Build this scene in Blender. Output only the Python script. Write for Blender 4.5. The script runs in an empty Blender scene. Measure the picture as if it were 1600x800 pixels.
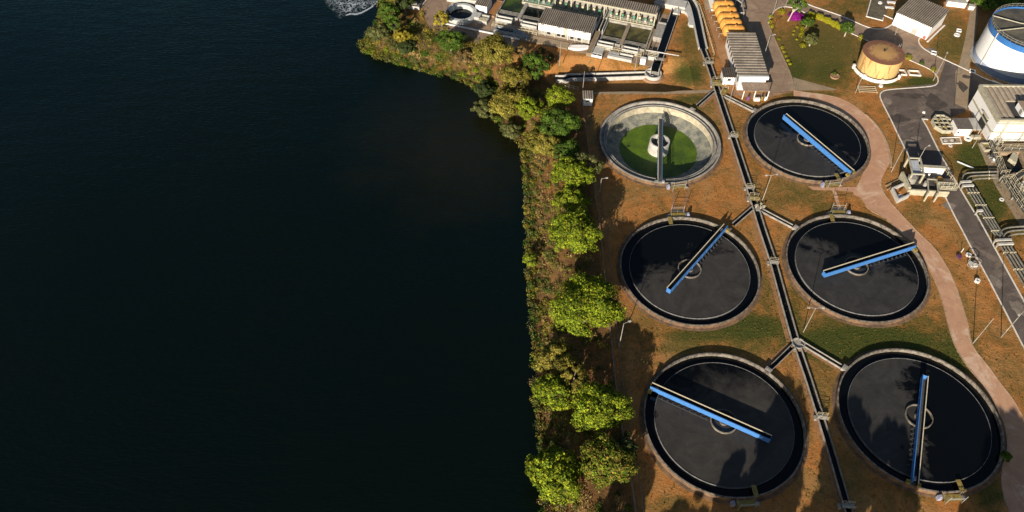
import bpy, math, random
import numpy as np
from mathutils import Vector
from mathutils.geometry import tessellate_polygon
R_ = random.Random(7); NR = np.random.RandomState(11)
S = bpy.context.scene; COL = S.collection
PI = math.pi; rad = math.radians

# ------------------------------------------------------------------ camera
CF, CP, CR, CH = 1242.5, 0.885739, 0.0126237, 140.0
_fw = np.array([0, math.cos(CP), -math.sin(CP)]); _r0 = np.array([1., 0, 0]); _u0 = np.cross(_r0, _fw)
_r = math.cos(CR)*_r0 + math.sin(CR)*_u0; _u = -math.sin(CR)*_r0 + math.cos(CR)*_u0
cam_d = bpy.data.cameras.new('camera'); cam = bpy.data.objects.new('camera', cam_d); COL.objects.link(cam)
cam_d.sensor_width = 36; cam_d.lens = CF/1600*36; cam_d.clip_start = 1; cam_d.clip_end = 8000
from mathutils import Matrix
cam.matrix_world = Matrix(((_r[0], _u[0], -_fw[0], 0), (_r[1], _u[1], -_fw[1], 0), (_r[2], _u[2], -_fw[2], CH), (0, 0, 0, 1)))
S.camera = cam
def P(px, py, z=0.0):                      # a point of the place seen at photo pixel (px, py), at height z
    d = _fw + _r*(px-800)/CF - _u*(py-400)/CF; t = (z-CH)/d[2]
    return (t*d[0], t*d[1])
def Pl(pts, z=0.0): return [P(a, b, z) for a, b in pts]
def proj(X, Y, Z):
    dx, dy, dz = X, Y, Z-CH
    zz = dy*_fw[1]+dz*_fw[2]
    return 800+CF*(dx*_r[0]+dy*_r[1]+dz*_r[2])/zz, 400-CF*(dx*_u[0]+dy*_u[1]+dz*_u[2])/zz
# ------------------------------------------------------------------ sky, sun, exposure
SUN_EL, SUN_AZ = rad(19.5), rad(22)       # light travels towards azimuth 22 deg east of north
W = bpy.data.worlds.new("World"); S.world = W; W.use_nodes = True
nt = W.node_tree; nt.nodes.clear()
sk = nt.nodes.new('ShaderNodeTexSky'); sk.sky_type = 'NISHITA'; sk.sun_disc = False
sk.sun_elevation = SUN_EL; sk.sun_rotation = SUN_AZ+PI
bg = nt.nodes.new('ShaderNodeBackground'); bg.inputs[1].default_value = 0.05
wo = nt.nodes.new('ShaderNodeOutputWorld'); nt.links.new(sk.outputs[0], bg.inputs[0]); nt.links.new(bg.outputs[0], wo.inputs[0])
sl = bpy.data.lights.new('sun', 'SUN'); sl.energy = 5.0; sl.angle = rad(0.5); sl.color = (1.0, .885, .73)
so = bpy.data.objects.new('sun', sl); COL.objects.link(so)
so.rotation_euler = Vector((math.sin(SUN_AZ)*math.cos(SUN_EL), math.cos(SUN_AZ)*math.cos(SUN_EL), -math.sin(SUN_EL))).to_track_quat('-Z', 'Y').to_euler()
S.view_settings.view_transform = 'Standard'; S.view_settings.look = 'None'; S.view_settings.gamma = 1
S.view_settings.exposure = 0.62
S.cycles.max_bounces = 5; S.cycles.diffuse_bounces = 1; S.cycles.transparent_max_bounces = 6

# ------------------------------------------------------------------ materials
MATS = {}
WL = -3.5
def nodes(m):
    m.use_nodes = True; t = m.node_tree; t.nodes.clear()
    o = t.nodes.new('ShaderNodeOutputMaterial'); b = t.nodes.new('ShaderNodeBsdfPrincipled'); t.links.new(b.outputs[0], o.inputs[0])
    return t, b, o
def noise(t, scale, detail=5, rough=.6, vec=None, dist=0):
    n = t.nodes.new('ShaderNodeTexNoise'); n.inputs['Scale'].default_value = scale; n.inputs['Detail'].default_value = detail
    n.inputs['Roughness'].default_value = rough; n.inputs['Distortion'].default_value = dist
    if vec is not None: t.links.new(vec, n.inputs['Vector'])
    return n.outputs['Fac']
def pos(t): return t.nodes.new('ShaderNodeNewGeometry').outputs['Position']
def scaled(t, v, s, rz=0):
    n = t.nodes.new('ShaderNodeMapping'); n.inputs['Scale'].default_value = s; n.inputs['Rotation'].default_value = (0, 0, rz); t.links.new(v, n.inputs[0]); return n.outputs[0]
def rr(t, v, a, b, c=0., d=1.):
    n = t.nodes.new('ShaderNodeMapRange'); n.inputs[1].default_value = a; n.inputs[2].default_value = b
    n.inputs[3].default_value = c; n.inputs[4].default_value = d; t.links.new(v, n.inputs[0]); return n.outputs[0]
def mth(t, op, a, b=None):
    n = t.nodes.new('ShaderNodeMath'); n.operation = op
    for i, x in enumerate((a, b)):
        if x is None: continue
        if isinstance(x, (int, float)): n.inputs[i].default_value = x
        else: t.links.new(x, n.inputs[i])
    return n.outputs[0]
def mix(t, f, a, b, mode='MIX'):
    n = t.nodes.new('ShaderNodeMix'); n.data_type = 'RGBA'; n.blend_type = mode
    if isinstance(f, (int, float)): n.inputs[0].default_value = f
    else: t.links.new(f, n.inputs[0])
    for i, x in ((6, a), (7, b)):
        if isinstance(x, tuple): n.inputs[i].default_value = (*x, 1)
        else: t.links.new(x, n.inputs[i])
    return n.outputs[2]
def bump(t, b, h, st=.3, d=.1):
    n = t.nodes.new('ShaderNodeBump'); n.inputs['Strength'].default_value = st; n.inputs['Distance'].default_value = d
    t.links.new(h, n.inputs['Height']); t.links.new(n.outputs[0], b.inputs['Normal'])
def mat(name, c1, c2=None, rough=.8, scale=.8, metal=0, lo=.35, hi=.65, fine=.25, spec=.3):
    if name in MATS: return MATS[name]
    m = bpy.data.materials.new(name); t, b, o = nodes(m); v = pos(t)
    if c2 is None: c2 = tuple(x*.72 for x in c1)
    n = noise(t, scale, 6, .65, v); c = mix(t, rr(t, n, lo, hi), c1, c2)
    f = noise(t, scale*6+2, 3, .7, v); k = rr(t, f, .3, .7, 1-fine, 1+fine*.6)
    cc = t.nodes.new('ShaderNodeCombineColor')
    for i in range(3): t.links.new(k, cc.inputs[i])
    c = mix(t, 1., c, cc.outputs[0], 'MULTIPLY')
    t.links.new(c, b.inputs['Base Color']); b.inputs['Roughness'].default_value = rough; b.inputs['Metallic'].default_value = metal
    b.inputs['Specular IOR Level'].default_value = spec
    MATS[name] = m; return m
concrete = mat('concrete', (.40, .38, .34), (.22, .205, .18), .9, .7)
concrete_lt = mat('light_concrete', (.52, .505, .47), (.30, .29, .26), .9, .6, lo=.45, hi=.8)
concrete_red = mat('red_dusted_concrete', (.40, .24, .14), (.26, .15, .085), .9, .5)
chan_c = mat('channel_concrete', (.38, .36, .33), (.20, .18, .16), .9, .8)
concrete_dk = mat('dark_stained_concrete', (.12, .11, .095), (.05, .047, .042), .9, .8)
rimc = mat('tank_rim_concrete', (.27, .24, .20), (.085, .072, .06), .9, 1.3, lo=.38, hi=.62)
wallred = mat('soil_splashed_wall', (.21, .125, .07), (.085, .06, .042), .95, .7, lo=.38, hi=.62)
white = mat('white_paint', (.80, .79, .77), (.66, .64, .60), .7, .5, lo=.5, hi=.9, fine=.08)
cream = mat('cream_paint', (.50, .47, .36), (.34, .31, .22), .6, 1.2, fine=.15)
yellow = mat('yellow_grating', (.34, .25, .06), (.17, .13, .045), .7, 2.)
railm = mat('cream_rail_paint', (.66, .60, .44), (.42, .36, .22), .5, 3.)
bright_rail = mat('cream_guard_rail', (.78, .70, .50), (.6, .52, .36), .5, 2., fine=.1)
railg = mat('grey_rail_steel', (.42, .41, .38), (.25, .24, .22), .5, 3.)
blue = mat('blue_bridge_paint', (.06, .205, .53), (.05, .13, .34), .6, 1.6, lo=.48, hi=.78, fine=.2)
blue_f = mat('faded_blue_paint', (.07, .16, .30), (.05, .10, .17), .55, 2.)
darkm = mat('dark_steel', (.05, .05, .055), (.03, .03, .03), .6, 2.)
deckm = mat('walkway_grating', (.10, .10, .10), (.05, .05, .05), .8, 3.)
deck_lt = mat('pale_walkway', (.34, .33, .31), (.22, .21, .2), .8, 2.)
trough_m = mat('stained_trough_concrete', (.27, .26, .23), (.12, .115, .10), .9, .9)
asbestos = mat('weathered_fibre_cement', (.31, .265, .215), (.19, .162, .132), .9, .35, fine=.35)
valley = mat('dark_roof_valley', (.06, .05, .042), (.035, .03, .025), .95, .8)  # valleys between the roof ribs, darker than the ridges
porch = mat('pinkish_roof_sheet', (.38, .29, .22), (.27, .19, .14), .9, 1.5)
orange = mat('orange_tank_paint', (.72, .36, .08), (.52, .22, .04), .5, .8, fine=.1)
kerbm = mat('white_kerb_paint', (.74, .70, .64), (.42, .37, .30), .8, 1., lo=.5, hi=.75)
pipem = mat('cream_pipe_paint', (.26, .25, .21), (.13, .125, .105), .5, 1.)
green_m = mat('sea_green_machine_paint', (.12, .33, .22), (.05, .14, .09), .5, 2.)
purple = mat('purple_flower', (.30, .012, .24), (.2, .01, .17))
blue_t = mat('blue_tank_band', (.04, .17, .46), (.035, .13, .36), .5, .6, fine=.08)
trunkm = mat('grey_bark', (.34, .27, .19), (.18, .14, .10), .95, 3.)
trunkw = mat('whitewashed_bark', (.6, .56, .48), (.36, .32, .26), .95, 3.)
glassm = mat('dark_window', (.02, .025, .03), (.04, .04, .045), .2, 1., spec=.6)
curbred = mat('orange_soil_strip', (.44, .19, .055), (.30, .14, .05), .95, 1.)
algae = mat('algae_basin', (.06, .10, .015), (.015, .028, .01), .5, .2, lo=.4, hi=.58, fine=.4)
sludge = mat('olive_basin_water', (.13, .115, .04), (.035, .035, .018), .35, .3, lo=.4, hi=.6, fine=.4)

def m_water(name, base, rough, sx, bumpst, deep=None, shallow=None):
    m = bpy.data.materials.new(name); t, b, o = nodes(m); v = pos(t)
    n1 = noise(t, 1.5, 4, .6, scaled(t, v, (.35, 1.3, 1), rad(12)), .4); n2 = noise(t, .22, 3, .5, scaled(t, v, (.5, 1.4, 1), rad(-10)))
    big = noise(t, .012, 3, .5, v)
    h = mth(t, 'MULTIPLY', mth(t, 'ADD', n1, mth(t, 'MULTIPLY', n2, 1.2)), rr(t, big, .3, .7, .55, 1.2))
    c = mix(t, rr(t, noise(t, .02, 4, .6, v), .35, .7), base, deep or base)
    if shallow:      # silt stirred up in the cove
        vm = t.nodes.new('ShaderNodeVectorMath'); vm.operation = 'DISTANCE'; t.links.new(v, vm.inputs[0]); vm.inputs[1].default_value = (shallow[0], shallow[1], WL)
        e = mth(t, 'ADD', mth(t, 'DIVIDE', vm.outputs['Value'], 34.), mth(t, 'MULTIPLY', mth(t, 'SUBTRACT', noise(t, .06, 5, .6, v, .8), .5), .9))
        c = mix(t, rr(t, e, .25, 1.05, 1, 0), c, (.0085, .0085, .0030))
    t.links.new(c, b.inputs['Base Color']); b.inputs['Roughness'].default_value = rough; b.inputs['IOR'].default_value = 1.333
    bump(t, b, h, bumpst, sx); return m
lake_m = m_water('lake_water', (.0020, .0046, .0030), .10, .26, .6, (.0026, .0046, .0024), shallow=P(725, 200)); 
_t = lake_m.node_tree; _b = _t.nodes['Principled BSDF']; _b.inputs['Specular IOR Level'].default_value = 0; _g = _t.nodes.new('ShaderNodeBsdfGlossy'); _g.inputs['Color'].default_value = (.42, .85, 1, 1); _g.inputs['Roughness'].default_value = .1
_f = _t.nodes.new('ShaderNodeFresnel'); _f.inputs[0].default_value = 1.333; _m = _t.nodes.new('ShaderNodeMixShader'); _n = _b.inputs['Normal'].links[0].from_socket
_t.links.new(_n, _g.inputs['Normal']); _t.links.new(_n, _f.inputs['Normal']); _t.links.new(_f.outputs[0], _m.inputs[0]); _t.links.new(_b.outputs[0], _m.inputs[1]); _t.links.new(_g.outputs[0], _m.inputs[2]); _t.links.new(_m.outputs[0], _t.nodes['Material Output'].inputs[0])
basin_w = m_water('basin_water', (.004, .006, .007), .12, .1, .3)
launder_w = m_water('launder_water', (.002, .0025, .003), .1, .05, .2)

def m_scum(name, ang, thr, soft, tone=.036, warm=1.0, seed=0.):
    m = bpy.data.materials.new(name); t, b, o = nodes(m)
    v = t.nodes.new('ShaderNodeTexCoord').outputs['Object']
    mp = t.nodes.new('ShaderNodeMapping'); mp.inputs['Location'].default_value = (seed, seed*.7, 0); t.links.new(v, mp.inputs[0]); vv = mp.outputs[0]
    sp = t.nodes.new('ShaderNodeSeparateXYZ'); t.links.new(v, sp.inputs[0])
    d = mth(t, 'ADD', mth(t, 'MULTIPLY', sp.outputs[0], math.cos(ang)/13.), mth(t, 'MULTIPLY', sp.outputs[1], math.sin(ang)/13.))
    n = noise(t, .16, 6, .62, vv, .8); n2 = noise(t, .7, 5, .75, vv, .5); ring = noise(t, .9, 5, .7, vv)
    e = mth(t, 'ADD', d, mth(t, 'MULTIPLY', mth(t, 'SUBTRACT', n, .5), 1.5)); e = mth(t, 'ADD', e, mth(t, 'MULTIPLY', mth(t, 'SUBTRACT', n2, .5), .5))
    f = rr(t, e, thr-soft, thr+soft)
    g = rr(t, ring, .3, .7, .84, 1.14); streak = rr(t, noise(t, .11, 7, .7, vv, 2.2), .36, .64, .76, 1.2)
    cc = t.nodes.new('ShaderNodeCombineColor'); k = mth(t, 'MULTIPLY', g, streak)
    t.links.new(mth(t, 'MULTIPLY', k, tone*1.06*warm), cc.inputs[0]); t.links.new(mth(t, 'MULTIPLY', k, tone), cc.inputs[1]); t.links.new(mth(t, 'MULTIPLY', k, tone*.93/warm), cc.inputs[2])
    c = mix(t, f, (.0025, .003, .0035), cc.outputs[0]); t.links.new(c, b.inputs['Base Color'])
    t.links.new(rr(t, f, 0, 1, .12, .55), b.inputs['Roughness']); b.inputs['IOR'].default_value = 1.33
    bump(t, b, n2, .12, .05); return m

def m_leaf():
    m = bpy.data.materials.new('foliage'); t, b, o = nodes(m)
    a = t.nodes.new('ShaderNodeAttribute'); a.attribute_name = 'col'
    t.links.new(a.outputs['Color'], b.inputs['Base Color']); b.inputs['Roughness'].default_value = .75; b.inputs['Specular IOR Level'].default_value = .15
    tr = t.nodes.new('ShaderNodeBsdfTranslucent'); t.links.new(a.outputs['Color'], tr.inputs[0])
    mx = t.nodes.new('ShaderNodeMixShader'); mx.inputs[0].default_value = .22
    t.links.new(b.outputs[0], mx.inputs[1]); t.links.new(tr.outputs[0], mx.inputs[2]); t.links.new(mx.outputs[0], o.inputs[0]); return m
leafm = m_leaf()

def m_ground():
    m = bpy.data.materials.new('ground_soil_and_grass'); t, b, o = nodes(m); v = pos(t)
    a = t.nodes.new('ShaderNodeAttribute'); a.attribute_name = 'mask'
    sp = t.nodes.new('ShaderNodeSeparateColor'); t.links.new(a.outputs['Color'], sp.inputs[0])
    n1 = noise(t, .09, 7, .68, v, .6); n2 = noise(t, .5, 7, .72, v, .5); n3 = noise(t, 2.2, 6, .75, v); n4 = noise(t, .022, 4, .6, v)
    soil = mix(t, rr(t, n2, .35, .65), (.50, .205, .055), (.33, .14, .042))
    soil = mix(t, rr(t, n1, .42, .62), soil, (.40, .21, .075))
    soil = mix(t, rr(t, n3, .52, .66, 0, .7), soil, (.13, .07, .03))
    pale = mix(t, rr(t, n3, .4, .6), (.50, .30, .14), (.36, .20, .09))
    soil = mix(t, rr(t, noise(t, .3, 6, .7, v), .6, .72, 0, .5), soil, pale)
    dry = mix(t, rr(t, n3, .35, .65), (.175, .125, .036), (.10, .082, .022))
    grass = mix(t, rr(t, n3, .32, .66), (.085, .095, .018), (.036, .050, .012))
    grass = mix(t, rr(t, n2, .5, .72, 0, .8), grass, (.115, .095, .022))
    def th(mask, amp=.95, w=.34):
        e = mth(t, 'ADD', mask, mth(t, 'MULTIPLY', mth(t, 'SUBTRACT', mth(t, 'ADD', mth(t, 'MULTIPLY', n2, .6), mth(t, 'MULTIPLY', n1, .4)), .5), amp*1.6))
        e = mth(t, 'ADD', e, mth(t, 'MULTIPLY', mth(t, 'SUBTRACT', n3, .5), .55)); return rr(t, e, .5-w, .5+w)
    soil = mix(t, rr(t, noise(t, .13, 8, .75, v, 1.2), .48, .60, 0, .62), soil, mix(t, n3, (.19, .12, .035), (.095, .078, .022)))
    c = mix(t, th(sp.outputs[1]), soil, dry); c = mix(t, th(sp.outputs[0]), c, grass)
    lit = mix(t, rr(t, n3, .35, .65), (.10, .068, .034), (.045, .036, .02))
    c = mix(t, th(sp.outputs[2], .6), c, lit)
    t.links.new(c, b.inputs['Base Color']); b.inputs['Roughness'].default_value = .95; b.inputs['Specular IOR Level'].default_value = .1
    bump(t, b, mth(t, 'ADD', n3, n2), .9, .18); return m
ground_m = m_ground()

def m_road(name, c1, c2, c3, sc=.25, crack=.35):
    m = bpy.data.materials.new(name); t, b, o = nodes(m); v = pos(t)
    c = mix(t, rr(t, noise(t, sc, 6, .65, v, .8), .35, .68), c1, c2)
    c = mix(t, rr(t, noise(t, sc*.4, 6, .75, v, 1.2), .52, .62, 0, .8), c, c3)
    c = mix(t, rr(t, noise(t, 5, 4, .8, v), .35, .7, 0, .35), c, c2)
    vo = t.nodes.new('ShaderNodeTexVoronoi'); vo.feature = 'DISTANCE_TO_EDGE'; vo.inputs['Scale'].default_value = .16; t.links.new(scaled(t, v, (1, .7, 1)), vo.inputs['Vector'])
    k = rr(t, vo.outputs['Distance'], .0, .012, crack, 0); c = mix(t, k, c, (.03, .026, .022))
    t.links.new(c, b.inputs['Base Color']); b.inputs['Roughness'].default_value = .9; b.inputs['Specular IOR Level'].default_value = .15
    bump(t, b, noise(t, 3, 4, .7, v), .3, .05); return m
asphalt = m_road('worn_asphalt', (.15, .122, .105), (.095, .077, .068), (.24, .19, .15))
pinkpath = m_road('pinkish_earth_paving', (.56, .335, .21), (.43, .235, .145), (.68, .50, .37), .3, .08)
paving = m_road('brown_paving', (.33, .235, .165), (.23, .16, .115), (.40, .30, .21), .3)
slabm = m_road('concrete_strip_paving', (.38, .28, .18), (.27, .2, .13), (.26, .23, .17), .3)

def m_rust():
    m = bpy.data.materials.new('rusty_tank_roof'); t, b, o = nodes(m)
    v = t.nodes.new('ShaderNodeTexCoord').outputs['Object']; sp = t.nodes.new('ShaderNodeSeparateXYZ'); t.links.new(v, sp.inputs[0])
    r = mth(t, 'SQRT', mth(t, 'ADD', mth(t, 'MULTIPLY', sp.outputs[0], sp.outputs[0]), mth(t, 'MULTIPLY', sp.outputs[1], sp.outputs[1])))
    n = noise(t, .9, 6, .7, v, .5)
    e = mth(t, 'ADD', mth(t, 'DIVIDE', r, 5.6), mth(t, 'MULTIPLY', mth(t, 'SUBTRACT', n, .5), 1.1))
    c = mix(t, rr(t, e, .5, .78), (.44, .25, .09), (.20, .085, .045))
    c = mix(t, rr(t, noise(t, 3, 5, .8, v), .55, .7, 0, .5), c, (.36, .24, .13))
    t.links.new(c, b.inputs['Base Color']); b.inputs['Roughness'].default_value = .9; return m
rustroof = m_rust()
def m_streak(name, base, st):
    m = bpy.data.materials.new(name); t, b, o = nodes(m); v = pos(t)
    n = noise(t, 1.1, 5, .6, scaled(t, v, (1, 1, .07)))
    c = mix(t, rr(t, n, .56, .64), base, st); c = mix(t, rr(t, noise(t, 2, 4, .7, v), .4, .7, 0, .2), c, st)
    t.links.new(c, b.inputs['Base Color']); b.inputs['Roughness'].default_value = .6; return m
creamtank = m_streak('cream_orange_streaked_steel', (.62, .42, .17), (.40, .17, .05))
peel = m_streak('peeling_white_wall', (.74, .74, .73), (.42, .44, .48))
whitetank = m_streak('white_tank_steel', (.80, .80, .80), (.76, .76, .765))

def m_foam():
    m = bpy.data.materials.new('white_foam'); t, b, o = nodes(m); v = pos(t)
    a = t.nodes.new('ShaderNodeAttribute'); a.attribute_name = 'edge'
    vo = t.nodes.new('ShaderNodeTexVoronoi'); vo.feature = 'DISTANCE_TO_EDGE'; vo.inputs['Scale'].default_value = .8
    w = t.nodes.new('ShaderNodeVectorMath'); w.operation = 'ADD'; nn = t.nodes.new('ShaderNodeTexNoise'); nn.inputs['Scale'].default_value = .5; t.links.new(v, nn.inputs[0])
    sc = t.nodes.new('ShaderNodeVectorMath'); sc.operation = 'SCALE'; sc.inputs['Scale'].default_value = 3.; t.links.new(nn.outputs['Color'], sc.inputs[0])
    t.links.new(v, w.inputs[0]); t.links.new(sc.outputs[0], w.inputs[1]); t.links.new(scaled(t, w.outputs[0], (.8, 1.6, 1)), vo.inputs['Vector'])
    sp = t.nodes.new('ShaderNodeSeparateColor'); t.links.new(a.outputs['Color'], sp.inputs[0])
    cr = rr(t, vo.outputs['Distance'], .03, .17, 1., 0.); cr = mth(t, 'MULTIPLY', cr, rr(t, noise(t, .35, 5, .7, v), .40, .62))
    f = mth(t, 'MULTIPLY', cr, sp.outputs[0])
    f = mth(t, 'MAXIMUM', f, rr(t, mth(t, 'ADD', sp.outputs[1], mth(t, 'MULTIPLY', noise(t, 1.4, 5, .7, v), .6)), .85, 1.15))
    b.inputs['Base Color'].default_value = (.62, .70, .78, 1); b.inputs['Roughness'].default_value = .9
    tr = t.nodes.new('ShaderNodeBsdfTransparent'); mx = t.nodes.new('ShaderNodeMixShader'); t.links.new(mth(t, 'MULTIPLY', f, .8), mx.inputs[0])
    t.links.new(tr.outputs[0], mx.inputs[1]); t.links.new(b.outputs[0], mx.inputs[2]); t.links.new(mx.outputs[0], o.inputs[0]); return m

# ------------------------------------------------------------------ building helpers
class Fr:
    def __init__(s, o, a): s.o = o; s.a = a; s.c = math.cos(a); s.s = math.sin(a)
    def __call__(s, u, v): return (s.o[0]+u*s.c-v*s.s, s.o[1]+u*s.s+v*s.c)
ID = Fr((0, 0), 0)
class MB:
    def __init__(s): s.v = []; s.f = []
    def add(s, vs, fs): n = len(s.v); s.v += vs; s.f += [[i+n for i in f] for f in fs]; return s
    def box(s, u0, u1, v0, v1, z0, z1, fr=ID):
        c = [(*fr(u, v), z) for z in (z0, z1) for u, v in ((u0, v0), (u1, v0), (u1, v1), (u0, v1))]
        return s.add(c, [[3, 2, 1, 0], [4, 5, 6, 7], [0, 1, 5, 4], [1, 2, 6, 5], [2, 3, 7, 6], [3, 0, 4, 7]])
    def prism(s, pts, z0, z1):
        n = len(pts); ar = sum(pts[i][0]*pts[(i+1) % n][1]-pts[(i+1) % n][0]*pts[i][1] for i in range(n))
        if ar < 0: pts = pts[::-1]
        vs = [(x, y, z0) for x, y in pts]+[(x, y, z1) for x, y in pts]
        fs = [[i, (i+1) % n, n+(i+1) % n, n+i] for i in range(n)]
        for tri in tessellate_polygon([[Vector((x, y, 0)) for x, y in pts]]):
            a, b_, c = tri; A = (pts[b_][0]-pts[a][0])*(pts[c][1]-pts[a][1])-(pts[c][0]-pts[a][0])*(pts[b_][1]-pts[a][1])
            if A < 0: a, c = c, a
            fs.append([n+a, n+b_, n+c]); fs.append([c, b_, a])
        return s.add(vs, fs)
    def sheet(s, pts, z):
        m = MB().prism(pts, z-.1, z); n = len(pts)
        return s.add([v for v in m.v[n:]], [[i-n for i in f] for f in m.f if all(i >= n for i in f)])
    def tube(s, pts, r, n=6, cap=True):
        pts = [Vector(p) for p in pts]; rings = []; up0 = None
        for i, p in enumerate(pts):
            d = (pts[min(i+1, len(pts)-1)]-pts[max(i-1, 0)]).normalized()
            h = Vector((0, 0, 1)) if abs(d.z) < .9 else Vector((1, 0, 0)); a = d.cross(h).normalized(); b = a.cross(d)
            rk = r[i] if isinstance(r, (list, tuple)) else r
            rings.append([tuple(p+(a*math.cos(2*PI*k/n)+b*math.sin(2*PI*k/n))*rk) for k in range(n)])
        vs = [q for g in rings for q in g]; fs = []
        for i in range(len(pts)-1):
            for k in range(n): fs.append([i*n+k, (i+1)*n+k, (i+1)*n+(k+1) % n, i*n+(k+1) % n])
        if cap: fs += [list(range(n)), list(range((len(pts)-1)*n, len(pts)*n))[::-1]]
        return s.add(vs, fs)
    def rev(s, prof, n=96, c=(0, 0), a0=0, a1=2*PI, closed=False):
        full = abs(a1-a0-2*PI) < 1e-6; m = n if full else n+1; k = len(prof); vs = []; fs = []
        for i in range(m):
            a = a0+(a1-a0)*i/n; vs += [(c[0]+r*math.cos(a), c[1]+r*math.sin(a), z) for r, z in prof]
        for i in range(n):
            j = (i+1) % m
            for q in range(k if closed else k-1):
                w = (q+1) % k
                fs.append([i*k+q, i*k+w, j*k+w, j*k+q])
        if not full and closed: fs += [list(range(k)), list(range(n*k, n*k+k))[::-1]]
        return s.add(vs, fs)
    def disc(s, r, z, n=96, c=(0, 0)): return s.add([(c[0]+r*math.cos(2*PI*i/n), c[1]+r*math.sin(2*PI*i/n), z) for i in range(n)], [list(range(n))])
    def cyl(s, c, r, z0, z1, n=16): return s.rev([(0.001, z0), (r, z0), (r, z1), (0.001, z1)], n, c)
    def strip(s, path, hw, z0, z1, off=0.0):
        L = offs(path, off+hw); Rr = offs(path, off-hw); n = len(path)
        vs = [(*p, z0) for p in L]+[(*p, z0) for p in Rr]+[(*p, z1) for p in L]+[(*p, z1) for p in Rr]; fs = []
        for i in range(n-1):
            fs += [[2*n+i, 3*n+i, 3*n+i+1, 2*n+i+1], [i, 2*n+i, 2*n+i+1, i+1], [n+i, n+i+1, 3*n+i+1, 3*n+i], [i, i+1, n+i+1, n+i]]
        fs += [[0, n, 3*n, 2*n], [n-1, 3*n-1, 4*n-1, 2*n-1]]
        return s.add(vs, fs)
    def build(s, name, m, parent=None, kind=None, smooth=False, mats=None):
        me = bpy.data.meshes.new(name); o0 = Vector((0, 0, 0)); q = parent
        while q is not None: o0 += q.location; q = q.parent
        me.from_pydata([(x-o0.x, y-o0.y, z-o0.z) for x, y, z in s.v], [], s.f); me.materials.append(m)
        if smooth: me.polygons.foreach_set('use_smooth', [True]*len(me.polygons))
        o = bpy.data.objects.new(name, me); COL.objects.link(o)
        if parent: o.parent = parent
        if kind: o['kind'] = kind
        return o
def offs(path, d):
    out = []; n = len(path)
    for i in range(n):
        p = path[i]; a = path[max(i-1, 0)]; b = path[min(i+1, n-1)]
        d1 = (p[0]-a[0], p[1]-a[1]); d2 = (b[0]-p[0], b[1]-p[1])
        l1 = math.hypot(*d1) or 1; l2 = math.hypot(*d2) or 1
        n1 = (-d1[1]/l1, d1[0]/l1); n2 = (-d2[1]/l2, d2[0]/l2)
        if i == 0: n1 = n2
        if i == n-1: n2 = n1
        m = (n1[0]+n2[0], n1[1]+n2[1]); q = max(.4, (m[0]*n1[0]+m[1]*n1[1]))
        out.append((p[0]+m[0]/q*d, p[1]+m[1]/q*d))
    return out
def smooth(path, k=3):
    for _ in range(k):
        q = [path[0]]
        for a, b in zip(path[:-1], path[1:]): q += [(a[0]*.75+b[0]*.25, a[1]*.75+b[1]*.25), (a[0]*.25+b[0]*.75, a[1]*.25+b[1]*.75)]
        path = q+[path[-1]]
    return path
def tag(o, label, cat, group=None):
    o['label'] = label; o['category'] = cat
    if group: o['group'] = group
    return o
def thing(name, label, cat, loc=(0, 0, 0), rz=0, group=None):
    o = bpy.data.objects.new(name, None); COL.objects.link(o); o.location = loc; o.rotation_euler = (0, 0, rz); o.empty_display_size = .5
    return tag(o, label, cat, group)
def dup(root, loc, rz=None, label=None):
    r = root.copy(); COL.objects.link(r); r.location = loc
    if rz is not None: r.rotation_euler = (0, 0, rz)
    if label: r['label'] = label
    for ch in list(root.children):
        c = ch.copy(); COL.objects.link(c); c.parent = r
        for g in list(ch.children): d = g.copy(); COL.objects.link(d); d.parent = c
    return r
def rail(mb, path, h=1.1, z=0., step=1.8, r=.035):
    """posts and two rails along a path of (x,y) or (x,y,z)"""
    pts = [(*p, z) if len(p) == 2 else p for p in path]
    for lv in (h, h*.5): mb.tube([(x, y, zz+lv) for x, y, zz in pts], r, 4)
    for a, b in zip(pts[:-1], pts[1:]):
        L = math.dist(a, b); n = max(1, round(L/step))
        for i in range(n+1):
            t = i/n; p = [a[j]+(b[j]-a[j])*t for j in range(3)]; mb.tube([(p[0], p[1], p[2]), (p[0], p[1], p[2]+h)], r, 4)
    return mb
def ribbed(parent, fr, u0, u1, v0, v1, z0, z1, n, m, along='v', name='roof_panel', rib=.14):
    """n panels side by side; each a separate part sharing one mesh. z0 at low v (or u) end, z1 at the other"""
    if along == 'v': w = (u1-u0)/n; L = v1-v0
    else: w = (v1-v0)/n; L = u1-u0
    x = [0, .12*w, .22*w, .72*w, .82*w, w-.02]; hh = [0, 0, rib, rib, 0, 0]; vs = []; fs = []
    for t in (0, 1):
        for a, b in zip(x, hh): vs.append((a, t*L, b+(z1-z0)*t))
    for t in (0, 1):
        for a, b in zip(x, hh): vs.append((a, t*L, b-.05+(z1-z0)*t))
    for i in range(5): fs += [[i, i+1, 7+i, 6+i], [12+i, 18+i, 19+i, 13+i], [i, 12+i, 13+i, i+1], [6+i, 7+i, 19+i, 18+i]]
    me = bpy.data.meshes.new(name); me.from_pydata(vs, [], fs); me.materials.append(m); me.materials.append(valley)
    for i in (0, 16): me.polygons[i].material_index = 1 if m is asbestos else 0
    for i in range(n):
        o = bpy.data.objects.new(name, me); COL.objects.link(o); o.parent = parent
        if along == 'v': p = fr(u0+i*w, v0); rz = fr.a
        else: p = fr(u1, v0+i*w) ; rz = fr.a+PI/2
        o.location = Vector((p[0], p[1], z0+R_.uniform(-.015, .015)))-parent.location; o.rotation_euler = (0, 0, rz)

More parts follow.
